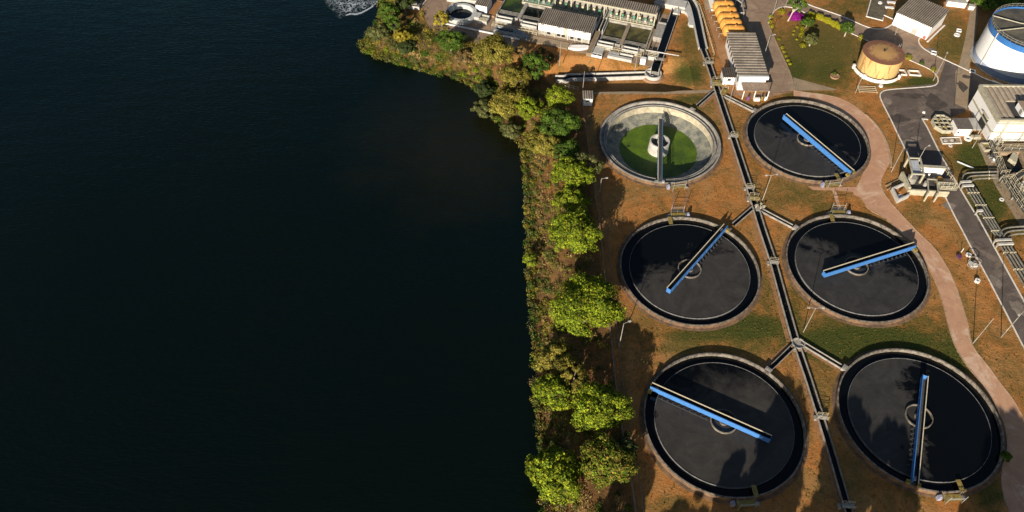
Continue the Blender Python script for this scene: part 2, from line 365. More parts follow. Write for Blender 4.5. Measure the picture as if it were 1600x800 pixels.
# ------------------------------------------------------------------ terrain
WL = -3.5
shore_px = [(640, -90), (605, -30), (596, 8), (590, 35), (575, 58), (562, 72), (572, 84), (600, 93), (650, 106), (700, 119), (735, 130), (752, 146), (762, 165), (775, 186), (796, 205), (816, 226), (822, 260), (823, 300),
            (826, 340), (824, 400), (830, 440), (833, 480), (838, 540), (836, 600), (843, 650), (849, 700), (846, 750), (853, 800), (858, 860), (862, 930)]
shore = smooth([P(a, b, WL) for a, b in shore_px], 1)
lastp = shore[-1]; shore = [(-20, 420), (shore[0][0]+5, 320)]+shore+[(lastp[0]+1, 10), (lastp[0]-5, -150)]
shore_a = np.array(shore)
def sdist(X, Y):
    best = np.full(X.shape, 1e9); sgn = np.zeros(X.shape)
    for (x0, y0), (x1, y1) in zip(shore[:-1], shore[1:]):
        dx, dy = x1-x0, y1-y0; t = np.clip(((X-x0)*dx+(Y-y0)*dy)/(dx*dx+dy*dy), 0, 1)
        d = np.hypot(X-x0-t*dx, Y-y0-t*dy); cr = dx*(Y-y0)-dy*(X-x0)
        m = d < best-1e-9; best = np.where(m, d, best); sgn = np.where(m, np.sign(cr), sgn)
    # inside (land) test by crossing number against the polygon closed to the east
    poly = np.array(shore+[(900, -150), (900, 420)]); ins = np.zeros(X.shape, bool); n = len(poly)
    for i in range(n):
        x0, y0 = poly[i]; x1, y1 = poly[(i+1) % n]
        c = ((y0 > Y) != (y1 > Y)); xi = (x1-x0)*(Y-y0)/(y1-y0+1e-12)+x0; ins ^= c & (X < xi)
    return np.where(ins, best, -best)
EDGE_N = P(900, 144)[1]; DX0, DX1 = P(868, 140)[0], P(1084, 140)[0]
def height(X, Y):
    d = sdist(X, Y); t = np.clip(d/9.0, 0, 1); h = WL*(1-t*t*(3-2*t)); h = np.where(d < 0, np.maximum(WL+d*.45, -9), h)
    e = Y-EDGE_N; dip = np.where(e > 0, np.clip(e/2.4, 0, 1)*np.clip((16-e)/4.5, 0, 1), 0)
    wx = np.clip((X-DX0+14)/3, 0, 1)*np.clip((DX1-X)/8, 0, 1)**.6
    h = h-2.7*dip*wx
    land = np.clip((d-1)/6, 0, 1)
    h += (np.sin(X*.9)*np.cos(Y*.7+X*.3)*.03+np.sin(X*.31+1)*np.sin(Y*.27)*.04)*np.clip((9-d)/9, 0, 1)*land
    return h
def axis(a, b, st, far):
    c = list(np.arange(a, b+st, st)); g = st; x = c[-1]; y = c[0]; lo = []
    while x < far: g *= 1.5; x += g; c.append(x)
    g = st
    while y > -far: g *= 1.5; y -= g; lo.append(y)
    return np.array(lo[::-1]+c)
TC = [(c[0]*139.1/140, c[1]*139.1/140) for c in ((37.9, 153.67), (76.32, 155.06), (40.02, 111.47), (77.96, 112.88), (41.74, 73.55), (80.27, 75.16))]
TR = 15.55
def grid_mesh(name, xs, ys, zf, keep=None):
    X, Y = np.meshgrid(xs, ys); Z = zf(X, Y); nx, ny = len(xs), len(ys)
    co = np.stack([X, Y, Z], -1).reshape(-1, 3); i = np.arange(nx*ny).reshape(ny, nx)
    q = np.stack([i[:-1, :-1], i[:-1, 1:], i[1:, 1:], i[1:, :-1]], -1).reshape(-1, 4)
    if keep is not None:
        cx = ((X[:-1, :-1]+X[1:, 1:])/2).ravel(); cy = ((Y[:-1, :-1]+Y[1:, 1:])/2).ravel(); q = q[keep(cx, cy)]
    me = np_mesh(name, co, q); return me, X.ravel(), Y.ravel(), Z.ravel()
def np_mesh(name, co, q, sm=False):
    me = bpy.data.meshes.new(name); me.vertices.add(len(co)); me.vertices.foreach_set('co', np.asarray(co, np.float32).ravel())
    k = q.shape[1]; me.loops.add(q.size); me.loops.foreach_set('vertex_index', q.astype(np.int32).ravel())
    me.polygons.add(len(q)); me.polygons.foreach_set('loop_start', np.arange(0, q.size, k, dtype=np.int32)); me.polygons.foreach_set('loop_total', np.full(len(q), k, np.int32))
    me.polygons.foreach_set('use_smooth', np.full(len(q), sm)); me.update(calc_edges=True); return me
def color_attr(me, name, rgb):
    a = me.attributes.new(name, 'FLOAT_COLOR', 'POINT'); a.data.foreach_set('color', np.concatenate([rgb, np.ones((len(rgb), 1))], 1).astype(np.float32).ravel())
xs = axis(-62, 172, .6, 3500); ys = axis(40, 232, .6, 3500)
me, GX, GY, GZ = grid_mesh('ground', xs, ys, height, lambda x, y: np.hypot(x-TC[0][0], y-TC[0][1]) > 14.9)
px, py = proj(GX, GY, GZ)
def blobs(L, out=None):
    r = np.zeros(len(GX)) if out is None else out
    for cx, cy, rx, ry, w in L: r = np.maximum(r, w*np.clip(1.5-np.sqrt(((px-cx)/rx)**2+((py-cy)/ry)**2), 0, 1))
    return r
g_green = blobs([(1170, 512, 70, 26, .95), (1215, 450, 10, 40, .5), (1350, 535, 150, 34, 1.05), (1300, 540, 80, 26, 1.1), (1480, 560, 45, 45, .8), (1440, 505, 50, 15, .6), (1248, 470, 18, 45, .6), (1110, 522, 80, 14, .8), (1190, 520, 40, 30, .7), (1330, 500, 90, 10, .6), (1250, 430, 14, 60, .5),
    (1078, 115, 25, 18, .8), (1090, 155, 40, 8, .7), (1270, 148, 45, 6, .7), (1440, 128, 28, 9, 1), (1410, 132, 50, 5, .8), (1520, 243, 30, 26, 1), (1545, 320, 30, 45, .85), (1590, 350, 20, 30, .6), (1475, 205, 10, 14, .6),
    (1240, 110, 30, 25, .75), (1300, 115, 40, 25, .7), (1280, 80, 55, 30, .42), (1150, 470, 90, 60, .3), (1230, 600, 60, 80, .3), (1545, 770, 30, 30, .7), (1250, 310, 50, 18, .4), (1290, 325, 30, 12, .6), (1330, 10, 40, 12, .55), (1080, 60, 18, 30, .5), (1205, 555, 20, 30, .4),
    (1262, 600, 14, 40, .5), (1245, 520, 30, 16, .7), (1000, 100, 40, 5, .5), (1050, 545, 60, 10, .45), (1490, 70, 30, 25, .25), (1460, 770, 60, 14, .5), (1120, 200, 12, 20, .4), (1210, 60, 8, 20, .4)])
g_dry = blobs([(1280, 80, 80, 60, 1.), (1250, 230, 200, 60, .34), (1100, 500, 150, 60, .45), (1300, 420, 120, 200, .34), (1010, 300, 80, 30, .3), (1490, 65, 40, 45, .8), (1330, 15, 70, 25, .55), (1230, 300, 70, 30, .55), (1080, 90, 30, 60, .6), (1200, 450, 20, 90, .55), (1180, 240, 12, 60, .5), (1100, 535, 90, 15, .65),
    (1290, 600, 30, 60, .6), (1330, 740, 60, 50, .45), (1500, 520, 40, 60, .5), (1540, 310, 45, 70, .9), (1430, 330, 25, 20, .55), (1075, 165, 60, 14, .6), (1500, 250, 30, 30, .7), (1030, 52, 14, 40, .6), (1470, 440, 20, 60, .3),
    (1060, 788, 60, 14, .5), (930, 200, 25, 60, .4), (1150, 545, 60, 10, .7), (1350, 505, 120, 12, .6), (1590, 560, 40, 60, .3), (740, 85, 60, 22, .75), (640, 60, 60, 50, .8), (1260, 150, 60, 8, .6)])
sd_all = sdist(GX, GY)
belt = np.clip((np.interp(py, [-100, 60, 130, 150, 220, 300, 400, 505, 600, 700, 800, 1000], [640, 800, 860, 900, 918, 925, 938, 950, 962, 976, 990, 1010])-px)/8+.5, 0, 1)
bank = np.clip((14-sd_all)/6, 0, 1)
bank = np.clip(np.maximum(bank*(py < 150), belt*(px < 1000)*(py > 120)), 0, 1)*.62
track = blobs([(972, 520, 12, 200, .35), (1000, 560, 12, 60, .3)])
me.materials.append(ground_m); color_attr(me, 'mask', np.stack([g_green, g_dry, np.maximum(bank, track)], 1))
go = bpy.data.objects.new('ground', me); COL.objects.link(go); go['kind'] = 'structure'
wm, _, _, _ = grid_mesh('lake', axis(-150, 60, 15, 3600), axis(0, 260, 15, 3600), lambda X, Y: X*0+WL)
wm.materials.append(lake_m); wo_ = bpy.data.objects.new('lake_water', wm); COL.objects.link(wo_); wo_['kind'] = 'structure'
# foam at the outfall
fx = np.arange(-82, -22, .5); fy = np.arange(196, 240, .5)
X, Y = np.meshgrid(fx, fy); ppx, ppy = proj(X, Y, X*0+WL+.03)
low = np.interp(ppx, [495, 510, 524, 531, 540, 548, 556, 566, 575, 583, 590, 600], [-40, 8, 22, 29, 26.5, 24, 25, 22, 17, 12, 4, -12])
dd = low-ppy
fme, FX, FY, FZ = grid_mesh('foam', fx, fy, lambda X, Y: X*0+WL+.03, None)
dl = dd.ravel(); pxf = ppx.ravel()
eR = np.clip(dl/3, 0, 1)*np.clip((pxf-498)/25, 0, 1)*np.clip((604-pxf)/8, 0, 1)
eG = np.clip(1-np.abs(dl-2.6)/3.2, 0, 1)*np.clip((pxf-520)/25, 0, 1)*np.clip((600-pxf)/8, 0, 1)
color_attr(fme, 'edge', np.stack([eR, eG, eR*0], 1)); fme.materials.append(m_foam())
fo = bpy.data.objects.new('water_foam', fme); COL.objects.link(fo); tag(fo, 'white churned foam on the dark water at the tip of the shore', 'foam'); fo['kind'] = 'stuff'

# ------------------------------------------------------------------ roads and paths
def sheet(name, pts, z, m, sm=0):
    p = Pl(pts)
    o = MB().sheet(p, z).build(name, m); o['kind'] = 'structure'; return o
plaza_left = [(1455, 131), (1385, 140), (1376, 143), (1373, 148), (1378, 160), (1391, 185), (1410, 225), (1430, 263), (1476, 306), (1490, 335), (1504, 361), (1519, 390), (1540, 428), (1565, 476), (1600, 544), (1660, 660)]
road_right = [(1700, 640), (1650, 560), (1600, 471), (1550, 380), (1524.5, 333.6), (1521.7, 331), (1509, 310), (1487, 273), (1468, 238.5), (1449, 200), (1441, 186), (1452, 186)]
sheet('asphalt_road', plaza_left+road_right+[(1490, 182), (1505, 176), (1512, 172), (1560, 150), (1700, 160), (1700, 142), (1600, 140), (1540, 125), (1518, 113), (1500, 105), (1478, 95), (1470, 116), (1466, 131)], .03, asphalt)
kerb_top = [(1240, -12), (1255, 5), (1300, 20), (1320, 27), (1355, 43), (1372, 46.5), (1385, 44), (1394, 38), (1398, 37), (1436, 55), (1440, 57), (1434, 63), (1438, 72), (1450, 81), (1475, 93), (1500, 104.5), (1518, 113), (1540, 124), (1570, 134), (1600, 139), (1650, 141)]
kerb_gar = [(1465, 121), (1457, 110), (1430, 98), (1380, 76), (1345, 59), (1318, 47), (1262, 22), (1240, 12), (1222, 10), (1210, 16), (1203, 28), (1200, 38)]
kp = smooth(Pl(kerb_top), 2); kg = smooth(Pl(kerb_gar), 2)
o = MB().sheet(smooth(Pl([(1240, -12), (1255, 5), (1300, 20), (1320, 27), (1355, 43), (1372, 46.5), (1385, 44), (1398, 37), (1440, 57), (1434, 63), (1438, 72), (1475, 93), (1480, 95), (1470, 119), (1457, 110), (1430, 98), (1380, 76), (1345, 59), (1318, 47), (1262, 22), (1240, 12), (1222, 10), (1210, 16), (1203, 28), (1200, 38), (1190, 38), (1190, -12), (1240, -12)]), 1), .022).build('upper_road', paving); o['kind'] = 'structure'
sheet('yard_paving', [(1152, -12), (1190.5, -12), (1190.5, 38), (1200, 38), (1218, 78), (1232, 110), (1238, 120), (1240, 142), (1203, 146), (1198, 120), (1170, 50), (1156, 20)], .028, paving)
sheet('concrete_strip_road', [(1521, -12), (1532, -12), (1524, 60), (1513, 110), (1516, 114), (1512, 160), (1511, 171), (1492, 162), (1493, 112), (1498, 103), (1508, 60)], .044, slabm)
path_r = [(1240, 140), (1252, 143), (1300, 149), (1330, 161), (1352, 179), (1370, 196), (1384, 220), (1393, 250), (1383, 268), (1375, 285), (1382, 306), (1425, 354), (1462, 389), (1478, 414), (1492, 442), (1504, 479), (1512, 505), (1517, 535), (1525, 550), (1537, 563), (1564, 600), (1585, 627), (1600, 655), (1640, 760), (1660, 860)]
path_l = [(1584, 860), (1577, 800), (1567, 773), (1563.6, 739), (1574, 705), (1574, 682), (1567, 655), (1540, 607.6), (1499.5, 557), (1487.7, 530), (1480, 502), (1473, 473), (1462, 441), (1449, 415), (1431, 381), (1410, 368), (1384, 341), (1357, 328), (1346, 309), (1330, 303), (1340, 290), (1356, 252), (1358, 226), (1348, 206), (1320, 180), (1280, 158), (1240, 150)]
o = MB().sheet(smooth(Pl(path_r), 1)+smooth(Pl(path_l), 1), .036).build('earth_path', pinkpath); o['kind'] = 'structure'
for nm, pts, m, z in (('side_path', [(1335, 292), (1375, 290), (1382, 299), (1345, 301), (1306, 298), (1270, 297), (1262, 291), (1300, 293)], pinkpath, .05), ('foot_path', [(930, 147), (1040, 147.5), (1117, 145), (1117, 140), (1060, 142), (1040, 144), (990, 143), (925, 144)], slabm, .03),
                      ('side_path', [(1300, 297), (1306, 298), (1316, 330), (1311, 332)], pinkpath, .054), ('foot_path', [(1100, 17), (1109, 14), (1128, 60), (1148, 100), (1153, 128), (1140, 138), (1132, 110), (1120, 80)], m_road('ochre_walkway', (.42, .23, .11), (.3, .15, .07), (.36, .22, .12)), .032),
                      ('foot_path', [(1098, -12), (1108, -12), (1112, 20), (1103, 24)], slabm, .028), ('foot_path', [(1168, 152), (1200, 153), (1240, 143), (1203, 146), (1160, 144), (1140, 140), (1142, 148)], concrete_red, .04)):
    sheet(nm, pts, z, m)
def kerb(pts, hw=.13, h=.13, m=kerbm, sm=1, z=0): o = MB().strip(smooth(pts, sm), hw, z, z+h).build('kerb', m); o['kind'] = 'structure'; return o
o = MB().strip(kp, .16, 0, .15).build('kerb', kerbm); o['kind'] = 'structure'
o = MB().strip(kg, .12, 0, .14).build('kerb', kerbm); o['kind'] = 'structure'
kerb(Pl([(1465, 121), (1466, 129), (1460, 134.5), (1440, 136.5), (1388, 140), (1378, 143), (1374, 149), (1378, 160), (1391, 185), (1410, 225), (1430, 263)]), .14)
kerb(Pl([(1476, 306), (1490, 335), (1504, 361), (1519, 390), (1540, 428), (1565, 476), (1600, 544), (1660, 660)]), .13)
kerb(Pl([(1450, 187), (1441, 186), (1449, 200), (1468, 238.5), (1487, 273), (1509, 310), (1521.7, 331), (1524.5, 333.6), (1550, 380), (1600, 471), (1650, 560)]), .16, sm=0)
kerb(Pl([(1200, 38), (1218, 78), (1232, 108), (1239, 128), (1241, 138)]), .16, .16, slabm)
edge_m = mat('earth_stained_kerb', (.50, .36, .24), (.34, .22, .13), .9, .8)
kerb(Pl(path_r[9:]), .1, .1, edge_m); kerb(Pl(path_l[:19]), .09, .08, edge_m); kerb(Pl([(1352, 179), (1370, 196), (1384, 220), (1391, 245), (1393, 262)]), .25, .25, edge_m)
kerb(Pl([(1240, 142), (1300, 149), (1330, 161), (1352, 179)]), .08, .06, edge_m)
sheet('concrete_wedge', [(1239, 121), (1310, 140.5), (1300, 141.5), (1243, 141.5)], .05, slabm)
patch_l = m_road('pale_road_patch', (.24, .20, .165), (.17, .14, .115), (.30, .26, .22), .5); patch_d = m_road('dark_road_patch', (.085, .07, .06), (.06, .05, .045), (.12, .1, .09), .5)
for q, rx, ry, m_ in (((1386, 158), 1.2, 1.3, patch_l), ((1418, 223), 2.2, 1.2, patch_l), ((1432, 216), 1.4, .7, patch_l), ((1420, 150), 4, 1.2, patch_d), ((1460, 160), 2.6, 3.4, patch_d), ((1483, 322), 1.6, 1.2, patch_l), ((1470, 300), 1.5, 1.8, patch_l), ((1452, 78), 1.6, 1., patch_l), ((1537, 352), 1.1, 2.6, patch_d), ((1555, 440), 1.2, 1.8, patch_l), ((1590, 482), 1.3, 2.2, patch_l), ((1404, 185), 2.6, 1.6, patch_d), ((1510, 120), 1.4, .8, patch_d), ((1503, 135), 1.2, 2.2, patch_d), ((1425, 75), 1.5, .7, patch_l)):
    c_ = P(*q); o = MB().sheet([(c_[0]+rx*math.cos(a)*(1+.22*math.sin(3*a+q[0])+.12*math.sin(7*a+q[1])), c_[1]+ry*math.sin(a)*(1+.2*math.sin(4*a+q[1])+.1*math.sin(9*a))) for a in np.linspace(0, 2*PI, 33)[:-1]], .049 if q[0] < 1500 or q[1] > 200 else .052).build('road_patch', m_); o['kind'] = 'structure'
for q in (((1496, 104), (1491, 166)), ((1380, 141), (1466, 138)), ((1391, 186), (1444, 186))):
    o = MB().strip(Pl(q), .09, .0, .0475).build('paving_joint', patch_d); o['kind'] = 'structure'
# road paint and slab patches
MB().strip(Pl([(1441, 186), (1449, 186)]), .3, .04, .05).build('painted_mark', kerbm)['kind'] = 'structure'

# ------------------------------------------------------------------ settling tanks
WZ = .52
def platform(parent, c, ang, m=yellow):
    """access platform outside the rim"""
    fr = Fr((c[0]+(TR+.1)*math.cos(ang), c[1]+(TR+.1)*math.sin(ang)), ang-PI/2)
    pl = MB().box(-1.7, 1.7, .05, 1.35, .62, .70, fr)
    for u in (-1.65, 1.55):
        for v in (.15, 1.2): pl.box(u, u+.12, v, v+.12, 0, .62, fr)
    po = pl.build('platform', m, parent)
    rl = MB(); rail(rl, [(*fr(-1.65, .1), .7), (*fr(-1.65, 1.32), .7), (*fr(1.65, 1.32), .7), (*fr(1.65, .1), .7)], 1.0, 0, 1.7, .025); railing_m = railg; dv = MB().tube([(*fr(-1.5, 1.6), 0), (*fr(-1.5, 1.6), 3.0)], .05, 5).tube([(*fr(1.5, 1.6), 0), (*fr(1.5, 1.6), 3.0)], .05, 5).tube([(*fr(-1.5, 1.6), 2.1), (*fr(1.5, 1.6), 2.1)], .05, 5); dv.build('davit_frame', railg, parent); rl.build('railing', railg, po)
    MB().box(2.05, 2.75, .2, .9, 0, 1.0, fr).box(2.15, 2.6, .3, .8, 1.0, 1.35, fr).build('motor_housing', mat('pale_motor_paint', (.35, .38, .50), (.2, .2, .3)), parent)
    st = MB()
    for i in range(4): st.box(-2.7+i*.25, -2.45+i*.25, .4, 1.1, .0, .15+i*.16, fr)
    st.build('step', concrete, parent)
def tank(i, c, label, scum, plat, inlet, empty=False):
    t = thing('settling_tank', label, 'settling tank', (c[0], c[1], 0), 0, 'round settling tanks in two rows')
    def b(mb, n, m, par=t, **k): return mb.build(n, m, par, **k)
    b(MB().rev([(TR+.75, .012), (TR+.7, .03), (TR+.02, .08)], 128, c), 'footing_apron', wallred, smooth=True)
    if not empty:
        b(MB().rev([(TR-.03, .9), (TR-.05, .97), (TR-.3, .97), (TR-.32, .94), (TR-.32, -.05)], 160, c), 'rim_wall', rimc); b(MB().rev([(TR+.1, 0), (TR, .9), (TR-.04, .9)], 160, c), 'outer_wall', wallred)
        b(MB().rev([(TR-.32, .1), (13.3, .1)], 128, c), 'launder_water', launder_w)
        b(MB().rev([(13.40, .05), (13.40, .60), (13.33, .60), (13.33, .05)], 160, c), 'weir_ring', mat('weir_concrete', (.22, .22, .22), (.09, .09, .09), .8, 1.5))
        wo = MB().disc(13.33, WZ, 128, c); w = b(wo, 'water_surface', scum)
        b(MB().rev([(2.6, .3), (2.6, .95), (2.42, .95), (2.42, .3)], 48, c, closed=True), 'feed_well', rimc)
        hb = b(MB().rev([(.85, .3), (.8, .75), (.45, .8), (.4, 1.0), (.01, 1.02)], 24, c), 'hub', rimc)
    else:
        b(MB().rev([(TR-.03, .9), (TR-.05, .97), (TR-.42, .97), (TR-.46, .94), (TR-.46, .1)], 160, c), 'rim_wall', concrete); b(MB().rev([(TR+.1, 0), (TR, .9), (TR-.04, .9)], 160, c), 'outer_wall', wallred)
        b(MB().rev([(TR-.46, .1), (14.35, .1), (14.35, .62), (14.15, .62), (14.15, .3), (13.75, .3), (13.75, .55), (13.6, .55), (13.6, .4)], 160, c), 'launder', concrete); b(MB().rev([(13.6, .4), (13.6, -1.5)], 160, c), 'inner_wall', mat('cream_limed_wall', (.50, .45, .33), (.30, .26, .18), .9, .9, lo=.4, hi=.7))
        b(MB().rev([(13.61, -1.5), (9.4, -2.85)], 128, c), 'sloping_floor', mat('stained_tank_floor', (.33, .315, .245), (.105, .125, .12), .8, .5, fine=.45))
        b(MB().rev([(9.62, -2.75), (.1, -3.1)], 96, c), 'tank_floor', concrete_dk)
        b(MB().add([(c[0]+pr_*math.cos(a_), c[1]+pr_*math.sin(a_), -2.63) for a_ in np.linspace(0, 2*PI, 181)[:-1] for pr_ in (10.25+.22*math.sin(3*a_+1)+.16*math.sin(7*a_)+.12*math.sin(17*a_+2)+.08*math.sin(41*a_),)], [list(range(180))]), 'algae_pool', m_alg)
        b(MB().rev([(2.7, -3.), (2.55, .75), (2.25, .75), (2.25, -2.2), (.01, -2.2)], 48, c), 'feed_well', concrete_lt)
        b(MB().cyl(c, .55, -2.3, .95, 20), 'hub', concrete_lt)
        rl = MB(); rail(rl, [(c[0]+14.25*math.cos(a), c[1]+14.25*math.sin(a)) for a in np.linspace(-PI*.25, -.05*PI, 12)], .9, .6, 2., .03); b(rl, 'hoop_rail', railg)
    a = plat; fr = Fr((c[0], c[1]), a-PI/2)
    platform(t, c, plat)
    if not empty:
        b(MB().box(-2.6, -1.7, 13.2, TR-.1, .99, 1.06, fr), 'rim_footbridge', yellow)
    a = inlet; fr = Fr((c[0], c[1]), a-PI/2)
    b(MB().box(-.65, .65, TR-.1, TR+.85, .2, 1.02, fr).box(-.4, .4, TR+.15, TR+.6, 1.02, 1.08, fr), 'inlet_box', concrete)
    return t
m_alg = mat('bright_green_algae', (.115, .19, .012), (.05, .095, .012), .5, .16, lo=.36, hi=.62, fine=.35)
def angto(c, px_, py_): q = P(px_, py_); return math.atan2(q[1]-c[1], q[0]-c[0])
specs = [
    ('drained round tank with a bright green algae pool on its floor', None, (1058, 292), (1090, 166), True),
    ('black-water round tank beside the long ribbed-roof building, crossed by a blue bridge', m_scum('tank_water_upper_right', rad(235), .05, .08, .034, 1.0, 3.), (1297, 287), (1178, 176), False),
    ('round tank nearest the big round tree, its bridge pointing to the upper right rim', m_scum('tank_water_middle_left', rad(-62), -.22, .14, .041, 1.02, 9.), (1057, 333), (1141, 356), False),
    ('round tank whose bridge end reaches over the pinkish path', m_scum('tank_water_middle_right', rad(-110), -.16, .11, .038, 1.0, 17.), (1307, 330), (1243, 360), False),
    ('round tank lying next to the belt of trees, crossed by the longest wide bridge shadow', m_scum('tank_water_lower_left', rad(-80), -.62, .3, .040, 1.04, 23.), (1163, 784), (1200, 580), False),
    ('round tank beside the shaded end of the pinkish path, with a steep bridge', m_scum('tank_water_lower_right', rad(172), .02, .07, .037, .99, 31.), (1482, 770), (1318, 578), False)]
for i, (c, s) in enumerate(zip(TC, specs)):
    tank(i, c, s[0], s[1], angto(c, *s[2]), angto(c, *s[3]), s[4])

def solid_bridge():
    """scraper bridge, local +x towards the rim, two deep side plates with a walkway between"""
    t = thing('scraper_bridge', 'x', 'bridge', (0, 0, 0), 0, 'rotating scraper bridges over the tanks')
    x0, x1 = -8.9, 15.3; z0, z1 = .95, 2.3
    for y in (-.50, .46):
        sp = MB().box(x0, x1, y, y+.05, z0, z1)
        q = sp.build('side_plate', blue if y < 0 else darkm, t)  # far plate's dark colour stands in for the shade between the plates
        if y < 0:
            st0 = MB().box(0, .07, y-.05, y, z0+.003, z1-.003).build('stiffener', blue); st0.parent = q
            for k in range(12):
                o = st0 if k == 0 else st0.copy()
                if k: COL.objects.link(o); o.parent = q
                o.location = (x0+1+k*2.02, 0, 0)
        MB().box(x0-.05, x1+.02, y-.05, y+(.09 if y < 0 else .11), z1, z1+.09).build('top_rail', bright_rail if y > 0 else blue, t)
    MB().box(x0, x1, -.445, .455, z0+.12, z0+.2).build('walkway', deckm, t)
    MB().box(x0-.05, x0, -.50, .51, z0, z1).build('end_plate', blue, t)
    for a, b_ in ((-1.3, -.57), (.58, 1.25)): MB().box(x1-.6, x1+.15, a, b_, .98, 1.6).build('end_carriage', yellow, t)
    for y in (-1.0, .95): MB().rev([(.001, -.1), (.24, -.1), (.24, .1), (.001, .1)], 14).build('wheel', darkm, t)
    for w, y in zip([c for c in t.children if c.name.startswith('wheel')], (-1.0, .95)): w.location = (x1-.2, y, 1.2); w.rotation_euler = (0, PI/2, 0)
    MB().box(x1-1.6, x1-.9, -.3, .3, z0+.2, z0+.75).build('drive_motor', mat('pale_motor_paint', (.5, .5, .5)), t)
    MB().cyl((0, 0), .7, .9, z0, 20).build('turntable', darkm, t)
    s = MB()
    for k in range(9): xx = 3.+k*1.15; s.box(xx, xx+.45, -1.2, -.8, .5, .8); s.tube([(xx+.2, -1.0, .8), (xx+.2, -.5, 1.1)], .04, 4)
    s.tube([(2.8, -1.25, .7), (13.2, -1.25, .7)], .035, 4); s.build('scraper_arm', darkm, t)
    return t
def place_bridge(t, c, ang, ln=1.0, label=''):
    t.location = (c[0], c[1], 0); t.rotation_euler = (0, 0, rad(ang)); t['label'] = label
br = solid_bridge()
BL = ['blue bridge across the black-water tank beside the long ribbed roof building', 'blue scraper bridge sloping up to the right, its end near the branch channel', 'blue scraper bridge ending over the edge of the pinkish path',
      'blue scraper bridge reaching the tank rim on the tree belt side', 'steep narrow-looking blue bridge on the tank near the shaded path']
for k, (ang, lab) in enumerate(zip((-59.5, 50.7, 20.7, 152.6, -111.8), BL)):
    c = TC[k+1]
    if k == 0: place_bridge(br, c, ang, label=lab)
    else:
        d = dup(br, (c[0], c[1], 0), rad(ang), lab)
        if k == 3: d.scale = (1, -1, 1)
# lattice bridge on the drained tank
c = TC[0]; t = thing('scraper_bridge', 'narrow lattice bridge with cream rails over the drained tank', 'bridge', (c[0], c[1], 0), rad(-96.6), 'rotating scraper bridges over the tanks')
x0, x1 = -7.9, 15.3
for y in (-.45, .45):
    m_ = MB().box(x0, x1, y-.06, y+.06, 1.1, 1.25).box(x0, x1, y-.05, y+.05, -.1, .02) if y < 0 else MB().box(x0, x1, y-.06, y+.06, 1.1, 1.25)
    if y < 0:
        n = 15
        for k in range(n): a = x0+(x1-x0)*k/n; b_ = x0+(x1-x0)*(k+1)/n; m_.tube([(a, y, 0), ((a+b_)/2, y, 1.15), (b_, y, 0)], .05, 4)
    q = m_.build('side_truss', blue_f); q.parent = t
q = MB().box(x0, x1, -.39, .39, 1.25, 1.31).build('walkway', deckm); q.parent = t
for y in (-.5, .5):
    q = rail(MB(), [(x0, y, 1.25), (x1, y, 1.25)], 1.0, 0, 1.2, .04).build('handrail', blue_f if y > 0 else railm); q.parent = t
q = MB().box(x1-.5, x1+.3, -1.2, 1.2, .99, 1.09).box(x1-.4, x1+.2, .55, 1.15, 1.09, 1.5).build('end_carriage', railg); q.parent = t

# ------------------------------------------------------------------ channels
def channel(name, label, path, hw, h, wt=.2, wz=.12, m=concrete, cat='channel', z=0, wm=None, group=None, zb=.3):
    lc = path[0]; t = thing(name, label, cat, (lc[0], lc[1], z), 0, group)
    for s in (1, -1): MB().strip(path, wt/2, z-zb, z+h, s*(hw-wt/2)).build('channel_wall', m, t)
    MB().strip(path, hw-wt, z-.25, z+wz).build('channel_water', wm or launder_w, t)
    return t
mc = Pl([(1098, 78), (1107, 102), (1117, 132), (1130, 172), (1150, 232), (1164, 275), (1177, 315), (1190, 358), (1208, 412), (1224, 470), (1242, 534)])
channel('effluent_channel', 'long straight concrete channel running between the two rows of tanks', mc, .78, .7, .1, m=chan_c, group='open concrete channels between the tanks')
channel('effluent_channel', 'lower continuation of the central channel, going down between the two nearest tanks', Pl([(1246, 545), (1262, 592), (1281, 652), (1300, 714), (1322, 790), (1345, 860)]), .66, .65, .1, m=chan_c, group='open concrete channels between the tanks')
BRL = [('left branch channel leading to the drained tank', (1116, 143), (1090, 166)), ('right branch channel beside the porch leading to the black-water tank', (1131, 151), (1177, 174)),
       ('left branch channel leading down to the bridge end of the middle left tank', (1176, 326), (1146, 352)), ('right branch channel leading to the middle right tank', (1190, 330), (1241, 357)),
       ('left branch channel leading to the lower tank next to the trees', (1239, 542), (1203, 577)), ('right branch channel leading to the lower tank by the path', (1252, 537), (1315, 575))]
for lab, a, b_ in BRL: channel('branch_channel', lab, [P(*a), P(*b_)], .5, .55, .09, .1, chan_c, group='branch channels from the central channel to the tanks')
worn = mat('bare_orange_strip', (.36, .19, .09), (.24, .125, .06), .95, 1.)
for pth, d, w_ in ((mc[2:], -1.35, .42), (Pl([(1246, 545), (1262, 592), (1281, 652), (1300, 714), (1322, 790), (1345, 860)]), -1.15, .35), ([P(1239, 542), P(1203, 577)], -1.0, .4), ([P(1252, 537), P(1315, 575)], -.85, .28), ([P(1252, 537), P(1315, 575)], .8, .18), ([P(1116, 143), P(1090, 166)], 1.0, .4)):
    o = MB().strip(pth, w_, -.02, .016+.002*w_, d).build('soil_strip', worn); o['kind'] = 'structure'
for q in (((1050, 288), (1054, 334)), ((1080, 282), (1066, 332))):
    o = MB().strip(Pl(q), .35, -.02, .014).build('soil_strip', worn); o['kind'] = 'structure'
jx = thing('junction_chamber', 'stepped round chamber where the central channel splits above the lower tanks', 'chamber', (*P(1247, 538), 0))
cc_ = P(1247, 538)
MB().rev([(1.35, 0), (1.35, .5), (1.15, .5), (1.15, .2), (0.01, .2)], 24, cc_).build('basin', concrete, jx)
MB().rev([(2.2, 0), (2.2, .1), (1.8, .1)], 24, cc_, rad(200), rad(330)).build('step', slabm, jx); MB().rev([(1.78, 0), (1.78, .24), (1.36, .24)], 24, cc_, rad(200), rad(330)).build('step', slabm, jx)
